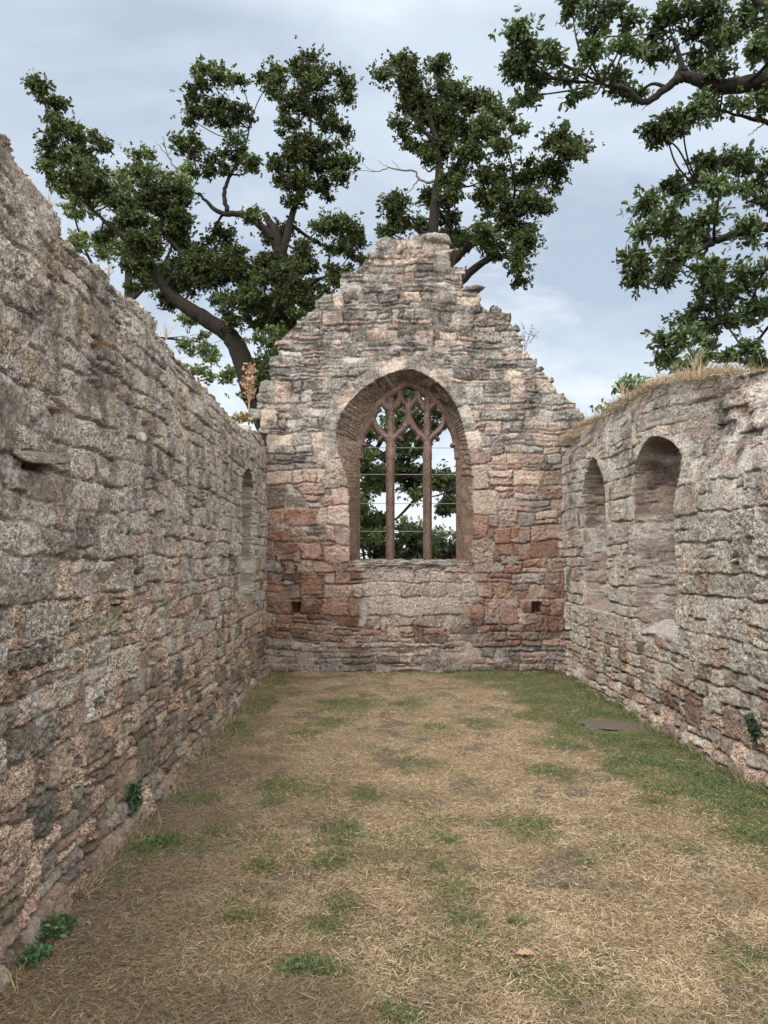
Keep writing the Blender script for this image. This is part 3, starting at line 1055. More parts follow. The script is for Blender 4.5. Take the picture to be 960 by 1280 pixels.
p = at_Y(np.array(592.), np.array(363.), np.array(YE+.1))
rock('projecting_slab', p+[-.02, 0, 0], (.14, .2, .035), (.05, -.12, .2), rgb(.22, .2, .18), GABLE, 3)['label'] = 'dark flat slab jutting from the right slope of the gable'
p = at_Y(np.array(546.), np.array(302.), np.array(YE+.1))
rock('coping_stone', p, (.19, .2, .07), (0, .1, .1), rgb(.36, .33, .31), GABLE, 4)['label'] = 'pale rounded stone topping the gable'
p = at_X(np.array(34.), np.array(570.), np.array(XL))
rock('projecting_slab', p+[.03, 0, 0], (.10, .17, .02), (.12, .25, 0), rgb(.25, .22, .18), LEFT, 6)['label'] = 'thin tilted slab projecting from the wall face'
p = at_X(np.array(166.), np.array(547.), np.array(XL))
rock('white_pebble', p+[.05, 0, 0], (.03, .035, .035), (0, 0, 0), rgb(.68, .66, .63), LEFT, 7, power=2.2)
p = at_X(np.array(824.), np.array(789.), np.array(XR))
rock('sloping_sill', p+[.12, 0, .02], (.15, .44, .022), (0, -.42, 0), rgb(.55, .53, .49), RIGHT, 8, power=7)


def tubes(paths, sides=7):
    """paths: list of (points (n,3), radii (n,)). returns verts, quads"""
    V, F, off = [], [], 0
    for P, R in paths:
        P, R = np.asarray(P, float), np.asarray(R, float)
        n = len(P)
        T = np.gradient(P, axis=0)
        T /= np.linalg.norm(T, axis=1)[:, None]+1e-9
        up = np.array([.31, .77, .55])
        A = np.cross(T, up); A /= np.linalg.norm(A, axis=1)[:, None]+1e-9
        Bn = np.cross(T, A)
        a = np.arange(sides)/sides*2*math.pi
        ring = P[:, None]+R[:, None, None]*(np.cos(a)[None, :, None]*A[:, None]+np.sin(a)[None, :, None]*Bn[:, None])
        V.append(ring.reshape(-1, 3))
        i, j = np.meshgrid(np.arange(n-1), np.arange(sides), indexing='ij')
        j2 = (j+1) % sides
        F.append(np.stack([i*sides+j, i*sides+j2, (i+1)*sides+j2, (i+1)*sides+j], -1).reshape(-1, 4)+off)
        off += n*sides
    return np.concatenate(V), np.concatenate(F)


HEX = np.array([(0, 0), (.3, .26), (.68, .27), (1, 0), (.68, -.27), (.3, -.26)])
OAK = np.array([(0, .02), (.18, .12), (.3, .25), (.42, .13), (.58, .30), (.7, .16), (.84, .2), (1, 0), (.84, -.2), (.7, -.16), (.58, -.30), (.42, -.13), (.3, -.25), (.18, -.12), (0, -.02)])
BLADE = np.array([(0, .5), (0, -.5), (.55, -.32), (1, 0), (.55, .32)])


def unit(v): return v/(np.linalg.norm(v, axis=-1, keepdims=True)+1e-9)


def leaf_mesh(P, D, L, W, shape, curl, rng, nrm=None):
    """one polygon leaf per row; D = axis, L = length, W = width scale"""
    n = len(P)
    if nrm is None: nrm = rng.normal(0, 1, (n, 3)) + [0, 0, .8]
    D = unit(D)
    Sd = unit(np.cross(D, nrm))
    Nn = np.cross(Sd, D)
    k = len(shape)
    a, b = shape[:, 0], shape[:, 1]
    z = curl*(a*a) - .25*np.abs(b)
    V = P[:, None] + D[:, None]*(a[None, :, None]*L[:, None, None]) + Sd[:, None]*(b[None, :, None]*W[:, None, None]) \
        - Nn[:, None]*(z[None, :, None]*L[:, None, None])
    F = np.arange(n*k).reshape(n, k)
    return V.reshape(-1, 3), F, k


# ------------------------------------------------------------------ trees
def tree(label, base_px, limbs, clumps, Y, rng_seed, leaf=.077, dens=1.7, tint=rgb(.046, .070, .022), shape=HEX, dep=.9, cat='tree',
         name='oak_tree', group=None, blob=.25, dead=(), depth_fn=None, sub=1.0, thick=1.0, gap=.0):
    rng = np.random.default_rng(rng_seed)
    sc = lambda y: y/FPX
    root = empty(name, tuple(base_px), label, cat, group)
    paths, nodes = [], []
    for limb in limbs:
        pts = np.array([at_Y(np.array(float(q[0])), np.array(float(q[1])), np.array(Y+(q[3] if len(q) > 3 else 0))) for q in limb])
        rad = np.array([q[2] for q in limb])*thick
        pr = densify(np.concatenate([pts, rad[:, None]], 1), 7)
        pr[1:-1, :3] += rng.normal(0, .010, (len(pr)-2, 3))
        if limb is limbs[0] and limb[0][1] > 700:
            pr[0, 2] = -.15
        paths.append((pr[:, :3], np.maximum(pr[:, 3], .012)))
        nodes.append(pr)
    nodes = np.concatenate(nodes)
    LP, LD, LL, LT = [], [], [], []
    for (cx, cy, rx, ry) in clumps:
        dy = rng.normal(0, dep)
        ct = rng.uniform(.7, 1.35)
        yc = Y+dy
        c = at_Y(np.array(float(cx)), np.array(float(cy)), np.array(yc))
        rx, ry = rx*1.14, ry*1.14
        R = np.array([rx*sc(yc), max(.5*(rx+ry)*sc(yc), .3), ry*sc(yc)])
        d = np.linalg.norm(nodes[:, :3]-c, axis=1) + np.maximum(nodes[:, 2]-c[2], 0)*.8
        s = nodes[np.argmin(d)]
        mid = (s[:3]+c)/2 + rng.normal(0, .1, 3) - [0, 0, .05*np.min(d)]
        L = np.min(d)
        r0 = min(s[3]*.6, .02+.018*L)
        bp = densify(np.array([s[:3], mid, c]), 5)
        if L < 4.5:
            paths.append((bp, np.linspace(max(r0, .014), .010, len(bp))))
        vol = R[0]*R[2]*math.pi
        nb = max(3, int(vol/(blob**2*math.pi)*2.3*sub))
        q = rng.normal(0, 1, (nb, 3)); q = unit(q)*(rng.random((nb, 1))**.45)
        centres = c+q*R*rng.uniform(.75, 1.12, (nb, 1))
        for b in centres:
            br = blob*rng.uniform(.5, 1.15)
            w = c+(b-c)*.15
            m_ = (w+b)/2+rng.normal(0, .05, 3)
            paths.append((np.array([w, m_, b]), np.array([.012, .009, .006])))
            nt = max(4, int(62*(br/.3)**2*dens*rng.uniform(.6, 1.4)))
            bt = ct*rng.uniform(.75, 1.3)
            o = unit(rng.normal(0, 1, (nt, 3)))
            o[:, 2] = o[:, 2]*.75+.12
            tip = b+o*br*np.abs(rng.normal(.35, .55, (nt, 1)))*[1.1, 1.1, .85]
            m = 6
            tp = np.repeat(tip, m, 0)
            od = unit(np.repeat(o, m, 0)*.9+rng.normal(0, 1, (nt*m, 3))*.75)
            LP.append(tp+rng.normal(0, .02, tp.shape)); LD.append(od)
            LL.append(np.repeat(rng.random(nt), m)); LT.append(np.full(nt*m, bt))
    LP, LD, LL, LT = np.concatenate(LP), np.concatenate(LD), np.concatenate(LL), np.concatenate(LT)
    n = len(LP)
    Ls = leaf*rng.uniform(.65, 1.25, n)
    V, F, k = leaf_mesh(LP, LD, Ls, Ls*rng.uniform(.8, 1.15, n), shape, .22, rng)
    hue = rng.random(n)
    c = tint*((.62+.5*LL+.35*hue)*LT)[:, None]
    yel = sstep(.72, 1.0, hue+.25*LL-.1)
    c = mix(c, tint*rgb(1.9, 1.55, 1.1), yel*.75)
    C = np.repeat(c, k, 0)
    mesh_np('crown', V, [F], M_LEAF, {'Col': C}, root, smooth=False)
    V, F = tubes(paths, 8)
    bc = rgb(.019, .016, .014)*(1+.25*fbm(V[:, 0]*3+V[:, 1], V[:, 2]*2, 4, 3)[:, None])
    mesh_np('trunk', V, [F], M_BARK, {'Col': bc}, root)
    for db in dead:
        dp = []
        for br in db:
            pts = np.array([at_Y(np.array(float(q[0])), np.array(float(q[1])), np.array(Y+(q[3] if len(q) > 3 else 0))) for q in br])
            pr = densify(np.concatenate([pts, np.array([[q[2]] for q in br])], 1), 4)
            pr[1:-1, :3] += rng.normal(0, .012, (len(pr)-2, 3))
            dp.append((pr[:, :3], np.maximum(pr[:, 3], .005)))
        V, F = tubes(dp, 6)
        mesh_np('dead_branch', V, [F], M_BARK, {'Col': np.tile(rgb(.13, .11, .095), (len(V), 1))}, root)['label'] = 'bare dead branch'
    print(name, 'leaves', n)
    return root


def gnd(px, Y):
    p = at_Y(np.array(float(px)), np.array(700.), np.array(float(Y)))
    return (float(p[0]), float(Y), 0.0)


YA = 18.0
oakA_limbs = [
    [(350, 800, .42), (350, 620, .36), (349, 500, .30), (353, 430, .24), (352, 360, .19), (348, 310, .15), (342, 285, .11), (330, 268, .07)],
    [(349, 560, .30), (320, 500, .27), (303, 450, .24), (288, 420, .21), (262, 402, .19), (235, 385, .17), (210, 365, .12), (185, 330, .09), (155, 298, .07), (115, 262, .03)],
    [(346, 300, .10), (325, 282, .09), (300, 268, .075), (275, 266, .06), (252, 246, .035), (238, 238, .02)],
    [(350, 330, .13), (362, 280, .09), (376, 230, .06), (388, 160, .03), (384, 110, .015)],
    [(284, 264, .06), (280, 240, .05), (290, 215, .04), (303, 195, .03), (312, 160, .015)],
    [(352, 360, .14), (338, 345, .10), (318, 348, .08), (290, 350, .04)],
    [(355, 390, .10), (380, 360, .07), (410, 345, .03)],
    [(349, 520, .16, 0), (400, 545, .14, .5), (460, 560, .12, .8), (520, 598, .09, .6), (560, 615, .04, .4)],
    [(205, 360, .07), (225, 320, .05), (205, 290, .04), (200, 260, .02)]]
oakA_cl = [
    (60, 128, 18, 12), (52, 118, 12, 8), (82, 160, 30, 18), (100, 195, 42, 32), (78, 215, 28, 25), (120, 220, 22, 30), (64, 178, 12, 14), (105, 240, 14, 16),
    (182, 228, 22, 32), (205, 268, 30, 28), (217, 240, 18, 25), (165, 275, 22, 15), (190, 300, 32, 16), (178, 195, 12, 12),
    (260, 98, 18, 12), (290, 95, 10, 14), (245, 122, 18, 14), (275, 145, 28, 24), (238, 182, 22, 18), (288, 188, 18, 20), (262, 212, 22, 12), (306, 138, 13, 16),
    (240, 150, 10, 14), (310, 205, 12, 10),
    (335, 105, 16, 12), (352, 96, 12, 9), (380, 84, 24, 18), (398, 108, 22, 26), (430, 100, 12, 18), (434, 122, 9, 9), (376, 140, 30, 26), (407, 160, 22, 22),
    (362, 182, 24, 26), (398, 200, 34, 30), (426, 212, 15, 26), (347, 214, 16, 16), (373, 234, 28, 18), (432, 160, 10, 8), (405, 240, 18, 10),
    (425, 282, 22, 16), (395, 290, 20, 20), (418, 310, 18, 16), (352, 300, 18, 18), (378, 328, 24, 24), (442, 292, 10, 10),
    (232, 312, 28, 18), (270, 322, 38, 22), (312, 345, 38, 28), (252, 352, 34, 22), (330, 388, 28, 26), (382, 368, 34, 20), (292, 378, 20, 14),
    (202, 348, 34, 22), (180, 318, 24, 16), (420, 350, 22, 16), (338, 425, 20, 20), (330, 455, 18, 18), (312, 488, 22, 10), (264, 296, 16, 14), (322, 272, 16, 12), (290, 330, 30, 24), (250, 330, 26, 20), (330, 360, 22, 24), (300, 375, 28, 18), (365, 360, 24, 30), (375, 395, 22, 16), (345, 395, 16, 20), (140, 290, 18, 16), (155, 255, 16, 18), (225, 345, 26, 20), (352, 330, 14, 20),
    (440, 328, 16, 13), (230, 280, 8, 8), (170, 345, 20, 20), (205, 385, 18, 10), (365, 405, 16, 18), (285, 400, 10, 10), (325, 478, 12, 16), (440, 300, 12, 8),
    # low boughs that show through the window
    (462, 548, 14, 10), (455, 575, 10, 8), (461, 608, 24, 22), (450, 632, 15, 10), (508, 512, 28, 20), (515, 545, 24, 14), (505, 566, 20, 14), (520, 598, 26, 16),
    (524, 620, 14, 10), (556, 612, 18, 22), (560, 640, 8, 9), (545, 520, 16, 18), (575, 610, 12, 18), (478, 530, 16, 12), (455, 650, 18, 16), (470, 660, 18, 12), (535, 605, 14, 14), (455, 540, 10, 14), (490, 590, 14, 10), (452, 668, 14, 14), (478, 672, 14, 12), (470, 590, 12, 10), (552, 600, 22, 14), (566, 628, 12, 12), (525, 520, 16, 14), (500, 492, 20, 12)]
deadA = [[[(238, 238, .03), (222, 215, .022), (210, 195, .014), (203, 170, .008)], [(215, 200, .014), (205, 190, .010), (195, 178, .006)],
          [(210, 195, .010), (216, 180, .007), (213, 160, .005)], [(225, 220, .014), (212, 215, .008), (200, 208, .005)], [(222, 215, .012), (232, 200, .007), (236, 186, .005)]]]
tree('large spreading oak behind the left wall, with a thick bough arching to the left', gnd(350, YA), oakA_limbs, oakA_cl, YA, 21, sub=1.15, dens=1.65,
     group='oaks behind the ruin', dead=deadA)

YB = 17.0
oakB_limbs = [
    [(628, 820, .36), (616, 640, .30), (598, 520, .26), (568, 420, .21), (548, 350, .17), (542, 320, .14), (542, 280, .125), (546, 240, .115), (549, 215, .10), (543, 170, .07), (530, 120, .03)],
    [(548, 345, .13), (580, 312, .10), (615, 290, .08), (648, 258, .06), (685, 218, .04), (706, 185, .015)],
    [(547, 235, .07), (565, 212, .06), (590, 180, .045), (605, 150, .025), (640, 140, .012)],
    [(556, 372, .12), (600, 330, .08), (635, 322, .05), (650, 350, .02)],
    [(545, 180, .05), (520, 150, .035), (500, 110, .02), (490, 90, .01)],
    [(546, 300, .06), (520, 285, .045), (500, 268, .02)]]
oakB_cl = [
    (496, 84, 14, 10), (515, 98, 24, 16), (556, 96, 15, 11), (481, 98, 9, 10), (530, 124, 32, 20), (565, 120, 24, 16), (590, 130, 20, 14), (620, 134, 15, 11), (640, 144, 12, 12),
    (543, 155, 30, 22), (580, 160, 32, 20), (500, 160, 13, 9), (615, 165, 22, 16), (516, 182, 16, 12), (546, 190, 24, 16), (585, 190, 24, 12), (634, 180, 13, 9), (648, 165, 8, 9),
    (510, 72, 9, 7), (550, 78, 10, 7),
    (562, 225, 14, 18), (577, 213, 10, 10), (536, 245, 10, 10), (562, 262, 16, 16), (530, 205, 9, 12),
    (498, 256, 15, 10), (512, 280, 26, 15), (486, 290, 9, 7), (535, 285, 16, 10), (570, 290, 22, 14), (592, 305, 20, 11), (562, 305, 16, 8), (553, 275, 16, 8),
    (700, 170, 11, 12), (714, 194, 18, 16), (690, 205, 24, 16), (660, 215, 20, 15), (630, 226, 18, 16), (640, 250, 26, 18), (612, 246, 14, 11), (670, 245, 20, 16), (700, 226, 15, 12),
    (688, 262, 10, 9), (622, 275, 20, 12), (642, 292, 15, 11), (662, 280, 11, 15), (660, 300, 8, 12), (600, 290, 18, 12), (620, 316, 18, 10), (645, 326, 11, 15), (650, 350, 6, 12),
    (605, 225, 8, 8), (725, 190, 8, 9), (690, 180, 10, 10)]
deadB = [[[(543, 226, .035), (532, 228, .028), (523, 222, .024), (518, 214, .022), (500, 212, .018), (486, 210, .014), (470, 214, .009), (446, 212, .005)],
          [(524, 222, .018), (518, 232, .013), (508, 242, .006)], [(500, 212, .009), (494, 205, .006), (490, 202, .004)], [(486, 210, .008), (478, 206, .005), (474, 200, .004)],
          [(470, 214, .006), (458, 208, .004), (450, 204, .004)]]]
tree('oak rising straight behind the gable peak, with drooping foliage to its right', gnd(628, YB), oakB_limbs, oakB_cl, YB, 22, sub=1.2, dens=1.65,
     group='oaks behind the ruin', dead=deadB)

YC = 10.5
oakC_limbs = [
    [(1290, 900, .45), (1275, 600, .40), (1240, 400, .34), (1190, 250, .28), (1100, 150, .20), (1010, 108, .15), (955, 102, .125), (905, 109, .105), (872, 100, .085), (855, 97, .07), (838, 106, .055), (806, 128, .045), (782, 112, .035), (752, 104, .015)],
    [(862, 98, .05), (854, 84, .04), (846, 62, .03), (838, 40, .015)],
    [(838, 106, .035), (850, 84, .028), (846, 62, .012)],
    [(1235, 395, .20), (1120, 320, .12), (1020, 290, .085), (960, 284, .07), (915, 294, .055), (880, 308, .04), (848, 326, .018)],
    [(1020, 290, .05), (965, 262, .04), (935, 240, .03), (900, 232, .02), (872, 236, .01)],
    [(884, 306, .025), (878, 330, .02), (880, 350, .01)],
    [(1240, 440, .14), (1100, 410, .08), (1000, 395, .05), (945, 392, .035), (905, 402, .018)],
    [(1190, 250, .16), (1080, 100, .10), (990, 35, .07), (950, 5, .055), (920, -30, .03)],
    [(1100, 150, .09), (1000, 160, .05), (950, 150, .03), (900, 138, .015)]]
oakC_cl = [
    (655, 65, 16, 14), (645, 50, 9, 8), (688, 75, 20, 15), (665, 98, 14, 10), (740, 45, 26, 18), (715, 6, 14, 8), (745, 8, 24, 12), (775, 20, 28, 16), (780, 60, 30, 16),
    (720, 92, 20, 12), (762, 98, 20, 14), (742, 74, 22, 12), (665, 120, 9, 10), (640, 85, 8, 8), (725, 115, 9, 8),
    (820, 28, 34, 20), (830, 64, 26, 16), (872, 20, 34, 22), (880, 60, 30, 20), (922, 25, 34, 25), (942, 70, 26, 25), (908, 92, 22, 10), (792, 122, 12, 8),
    (852, 148, 20, 9), (833, 165, 15, 9), (822, 172, 10, 8), (890, 132, 24, 10), (932, 138, 20, 9), (955, 122, 12, 12), (870, 140, 18, 8), (975, 40, 24, 30), (985, 110, 20, 20),
    (892, 200, 24, 12), (930, 210, 26, 16), (868, 216, 14, 14), (842, 240, 24, 16), (816, 250, 11, 9), (900, 240, 32, 20), (946, 245, 17, 20), (840, 280, 32, 20), (802, 285, 15, 16),
    (880, 280, 28, 18), (930, 290, 24, 18), (798, 320, 16, 18), (835, 320, 28, 15), (794, 346, 12, 10), (870, 305, 24, 10), (828, 345, 11, 7), (985, 250, 24, 24), (990, 300, 20, 20),
    (902, 340, 28, 11), (882, 365, 36, 16), (930, 360, 24, 20), (860, 390, 27, 16), (848, 420, 22, 12), (900, 400, 32, 20), (880, 436, 32, 12), (940, 400, 15, 24), (928, 440, 16, 12),
    (955, 340, 8, 15), (835, 440, 12, 8), (858, 452, 15, 6), (980, 380, 24, 30), (950, 445, 14, 10)]
deadC = [[[(975, 140, .02), (955, 156, .012), (942, 164, .007), (935, 170, .004)], [(955, 156, .008), (950, 142, .005), (938, 140, .004)]],
         [[(818, 112, .012), (812, 126, .008), (803, 138, .004)]]]
tree('near oak overhanging from the right with sharply lobed leaves', (float(at_Y(np.array(1290.), np.array(700.), np.array(YC))[0]), YC, 0), oakC_limbs, oakC_cl, YC, 23,
     group='oaks behind the ruin', leaf=.080, dens=1.5, shape=OAK, blob=.19, dep=.45, dead=deadC, tint=rgb(.050, .080, .029), sub=1.0)

YD = 33.0
tree('pale feathery green tree far behind the left wall', gnd(150, YD), [[(160, 820, .35), (160, 600, .3), (160, 420, .22), (160, 300, .12), (150, 220, .05)],
     [(160, 400, .12), (110, 320, .06), (90, 260, .03)], [(160, 380, .12), (210, 320, .06), (225, 250, .03)]],
     [(105, 265, 22, 30), (140, 240, 25, 32), (170, 285, 34, 35), (210, 245, 22, 38), (235, 210, 14, 26), (130, 310, 30, 26), (185, 340, 36, 24), (95, 300, 18, 18), (235, 420, 26, 24), (160, 225, 20, 20),
      (265, 430, 22, 24), (250, 465, 20, 18), (280, 470, 16, 12)],
     YD, 24, leaf=.12, dens=.5, tint=rgb(.095, .135, .05), blob=.42, dep=1.0, name='broadleaf_tree', sub=.85)


def shrub(label, px, Y, w, h, seed, tint, cat='shrub', dens=1.0, leaf=.09, grp=None):
    b = gnd(px, Y)
    s = FPX/Y
    rng = np.random.default_rng(seed)
    base_py = 695+1.6*s
    cl = []
    for k in range(int(10*w)):
        x = px+rng.uniform(-.5, .5)*w*s*.85
        z = rng.uniform(.1, .85)*h*(1-.35*abs((x-px)/(w*s*.5))**2)
        cl.append((x, base_py-z*s, rng.uniform(.3, .5)*s, rng.uniform(.25, .4)*s))
    lim = [[(px, base_py, .06), (px+4, base_py-h*.4*s, .04), (px, base_py-h*.7*s, .02)]]
    return tree(label, b, lim, cl, Y, seed+50, leaf=leaf, dens=.75*dens, tint=tint, dep=.5, cat=cat, name='shrub', blob=.3, group=grp, sub=.6)


shrub('dark green bushy shrub seen low through the left light of the window', 452, 20, 2.6, 3.0, 31, rgb(.042, .075, .024), grp='shrubs beyond the window')
shrub('dark leafy shrub seen between the two window mullions', 512, 21, 2.2, 2.7, 32, rgb(.036, .06, .022), grp='shrubs beyond the window')
shrub('mid green shrub seen low through the right light of the window', 562, 20, 2.0, 2.9, 33, rgb(.05, .08, .028), grp='shrubs beyond the window')
shrub('pale green young tree between the mullions beyond the darker shrub', 522, 27, 1.8, 3.6, 35, rgb(.10, .14, .06), cat='tree', dens=.6, grp='shrubs beyond the window')
shrub('pale willowy green shrub by the right jamb, seen through the window', 592, 24, 1.7, 3.6, 34, rgb(.10, .14, .06), dens=.6, grp='shrubs beyond the window')


# ------------------------------------------------------------------ ground
green_px = [(435, 880, 42, 10), (512, 880, 26, 7), (540, 908, 24, 5), (410, 905, 30, 6), (360, 986, 48, 11), (425, 1040, 30, 20), (420, 1075, 30, 14), (425, 1130, 22, 12),
            (562, 1112, 30, 16), (545, 1085, 18, 10), (660, 1036, 42, 16), (585, 1155, 28, 12), (410, 1160, 24, 14), (390, 1215, 40, 12), (500, 1262, 25, 14), (340, 1000, 20, 8),
            (295, 910, 30, 14), (310, 880, 30, 16), (330, 850, 40, 10), (185, 1060, 28, 8), (300, 1150, 40, 8), (250, 1000, 30, 8), (645, 1150, 22, 6), (690, 965, 30, 10),
            (560, 1050, 20, 10), (330, 1085, 20, 10), (455, 990, 20, 8), (600, 905, 30, 6), (205, 1050, 30, 9), (270, 1035, 20, 8)]
GP = []
for (px, py, rx, ry) in green_px:
    c = at_Z(np.array(float(px)), np.array(float(py)))
    e = at_Z(np.array(float(px+rx)), np.array(float(py)))
    f = at_Z(np.array(float(px)), np.array(float(py-ry)))
    GP.append((c[0], c[1], abs(e[0]-c[0]), abs(f[1]-c[1])))
SLAB = [at_Z(np.array(float(a)), np.array(float(b))) for a, b in ((729, 901), (796, 899), (808, 911), (742, 913))]
SLC = np.mean(SLAB, 0)


def green_at(x, y):
    g = np.zeros(x.shape)
    n = .45*fbm(x*5, y*5, 501, 4)
    for (cx, cy, rx, ry) in GP:
        q = np.hypot((x-cx)/rx, (y-cy)/ry)+n
        g = np.maximum(g, .85*sstep(1.7, .3, q))
    edge = np.interp(y, [3.0, 4.0, 5.0, 6.8, 9.0, 10.7], [2.2, 1.95, 1.8, 1.52, 1.3, .85])
    g = np.maximum(g, sstep(-.15, .42, x-edge+.35*fbm(x*1.7, y*1.7, 502, 4))*np.interp(y, [3, 4.2, 5.2], [.35, .8, 1.0])*(.95+.3*fbm(x*2.5, y*2.5, 503, 3)))
    g = np.maximum(g, .8*sstep(10.25, 10.6, y+.15*fbm(x*3, y*3, 504, 2))*sstep(-.7, .6, x))
    g = np.maximum(g, .45*sstep(.05, .6, fbm(x*1.5+9, y*1.5, 505, 4)))
    out = (x < XL-.2) | (x > XR+.2) | (y > YE+.3)
    g = np.where(out, .85, g)
    return np.clip(g, 0, 1)


def bare_vignette_at(x, y):
    b = sstep(.18, .55, fbm(x*2.4, y*2.4, 511, 4)+.25*fbm(x*9, y*9, 512, 2))*.85
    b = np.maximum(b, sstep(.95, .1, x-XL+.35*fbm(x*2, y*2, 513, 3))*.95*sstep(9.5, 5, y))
    b = np.maximum(b, .75*sstep(3.6, 2.5, y+.9*(x+.6)+.5*fbm(x*2.2, y*2.2, 515, 3)))  # near-left corner: extra dark soil paints in lens vignetting
    b = np.maximum(b, sstep(4.2, 2.6, y)*sstep(.05, .4, fbm(x*3.5+3, y*3.5, 514, 4))*.8)
    return np.clip(b, 0, 1)


def ground_z(x, y):
    return .025*fbm(x*.7, y*.7, 521, 3)+.012*fbm(x*3.2, y*3.2, 522, 3)


def geo(lo, hi, st, far):
    core = np.arange(lo, hi, st)
    steps = .3*1.35**np.arange(40)
    a = np.cumsum(steps); a = a[a < far]
    return np.concatenate([lo-a[::-1], core, core[-1]+a])


def build_ground():
    xs, ys = geo(XL-.15, XR+.2, .022, 600), geo(2.0, YE+.2, .022, 600)
    X, Y = np.meshgrid(xs, ys)
    core = (X > XL-.3) & (X < XR+.4) & (Y > -3) & (Y < YE+1)
    Z = np.where(core, ground_z(X, Y)+.006*fbm(X*17, Y*17, 523, 2), .03*fbm(X*.2, Y*.2, 524, 3)-.02)
    g, b = green_at(X, Y), bare_vignette_at(X, Y)
    straw = mix(rgb(.30, .225, .145), rgb(.21, .15, .098), sstep(-.3, .4, fbm(X*3, Y*3, 531, 4)))
    soil = rgb(.10, .078, .064)
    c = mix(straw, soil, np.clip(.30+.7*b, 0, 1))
    c = mix(c, rgb(.07, .085, .035), g*.8)
    idx = np.arange(X.size).reshape(X.shape)
    q = np.stack([idx[:-1, :-1], idx[:-1, 1:], idx[1:, 1:], idx[1:, :-1]], -1).reshape(-1, 4)
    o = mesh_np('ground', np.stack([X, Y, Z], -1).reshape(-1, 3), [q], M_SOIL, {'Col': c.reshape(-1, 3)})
    tag(o, 'dry summer lawn covering the floor of the ruined nave', 'ground', kind='structure')


build_ground()

# the flat brown slab set in the turf
rock('flat_slab', (SLC[0], SLC[1], float(ground_z(SLC[:1], SLC[1:2])[0])-.004), (abs(SLAB[1][0]-SLAB[0][0])/2+.02, abs(SLAB[0][1]-SLAB[2][1])/2*.95, .018), (0, 0, -.08), rgb(.12, .098, .08), None, 12,
     mat=M_SOIL, n=24, power=9)
tag(bpy.data.objects['flat_slab'], 'flat brown slab set flush in the green turf beside the right wall', 'slab')


def blades(name, n, sampler, rng, length, width, lie, label, z0=None, arch=.35):
    P, C = sampler(n)
    n = len(P)
    az = rng.random(n)*2*math.pi
    el = np.clip(rng.normal(lie[0], lie[1], n), .02, 1.45)
    D = np.stack([np.cos(az)*np.cos(el), np.sin(az)*np.cos(el), np.sin(el)], 1)
    L = length*rng.lognormal(0, .38, n)
    W = width*rng.uniform(.6, 1.4, n)
    nr = np.stack([rng.normal(0, .5, n), rng.normal(0, .5, n), np.ones(n)], 1)
    D = unit(D)
    Sd = unit(np.cross(D, nr)); Nn = np.cross(Sd, D)
    a, b = BLADE[:, 0], BLADE[:, 1]
    V = P[:, None]+D[:, None]*(a[None, :, None]*L[:, None, None])+Sd[:, None]*(b[None, :, None]*W[:, None, None]) \
        - Nn[:, None]*((a*a)[None, :, None]*(L*arch*rng.uniform(-.3, 1, n))[:, None, None])
    V = V.reshape(-1, 3)
    F = np.arange(n*5).reshape(n, 5)
    o = mesh_np(name, V, [F[:, [0, 1, 2, 4]], F[:, [4, 2, 3]]], M_GRASS, {'Col': np.repeat(C, 5, 0)}, smooth=False)
    tag(o, label, 'grass', kind='stuff')
    return o


GR = np.random.default_rng(77)


def floor_points(n, near_bias=True):
    """more or less even in the picture, so near blades are fine and far ones still dense"""
    t = GR.random(n)
    y0, y1 = 2.1, YE-.02
    y = 1/(1/y0*(1-t)+1/y1*t)
    keep = GR.random(n) < np.clip(.45+y/12, 0, 1)
    y = y[keep]
    x = GR.uniform(XL+.04, XR-.05, len(y))
    inview = (x > -.56*y-.35) & (x < .56*y+.35)
    x, y = x[inview], y[inview]
    on_slab = (np.abs(x-SLC[0]) < .29) & (np.abs(y-SLC[1]) < .30)
    return x[~on_slab], y[~on_slab]


def dry_sampler(n):
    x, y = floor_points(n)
    g, b = green_at(x, y), bare_vignette_at(x, y)
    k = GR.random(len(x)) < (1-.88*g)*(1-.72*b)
    x, y, g, b = x[k], y[k], g[k], b[k]
    P = np.stack([x, y, ground_z(x, y)+GR.uniform(0, .012, len(x))], 1)
    t = GR.random(len(x))
    bright = sstep(-.2, .5, fbm(x*2.1, y*2.1, 541, 4))
    c = mix(rgb(.30, .22, .135), rgb(.56, .455, .31), np.clip(t*.75+.35*bright, 0, 1)[:, None])
    c = np.where((GR.random(len(x)) < .10)[:, None], rgb(.66, .56, .42), c)
    dirt_vignette = sstep(1.25, .15, x-XL+.4*fbm(x*1.8, y*1.8, 543, 3))*sstep(8.5, 4, y)
    dirt_vignette = np.maximum(dirt_vignette, sstep(3.5, 2.5, y+.5*(x+.3)+.5*fbm(x*2, y*2, 544, 3)))  # trodden brown thatch, plus corner vignetting painted into the blade colour
    dirt_vignette = np.maximum(dirt_vignette, .55*sstep(.1, .5, fbm(x*1.6, y*2.0, 545, 4)))
    c = c*(1-.44*dirt_vignette[:, None])
    c = np.where((GR.random(len(x)) < .22)[:, None], rgb(.17, .115, .07), c)
    c = np.where((GR.random(len(x)) < .12)[:, None], rgb(.20, .19, .085), c)
    return P, c


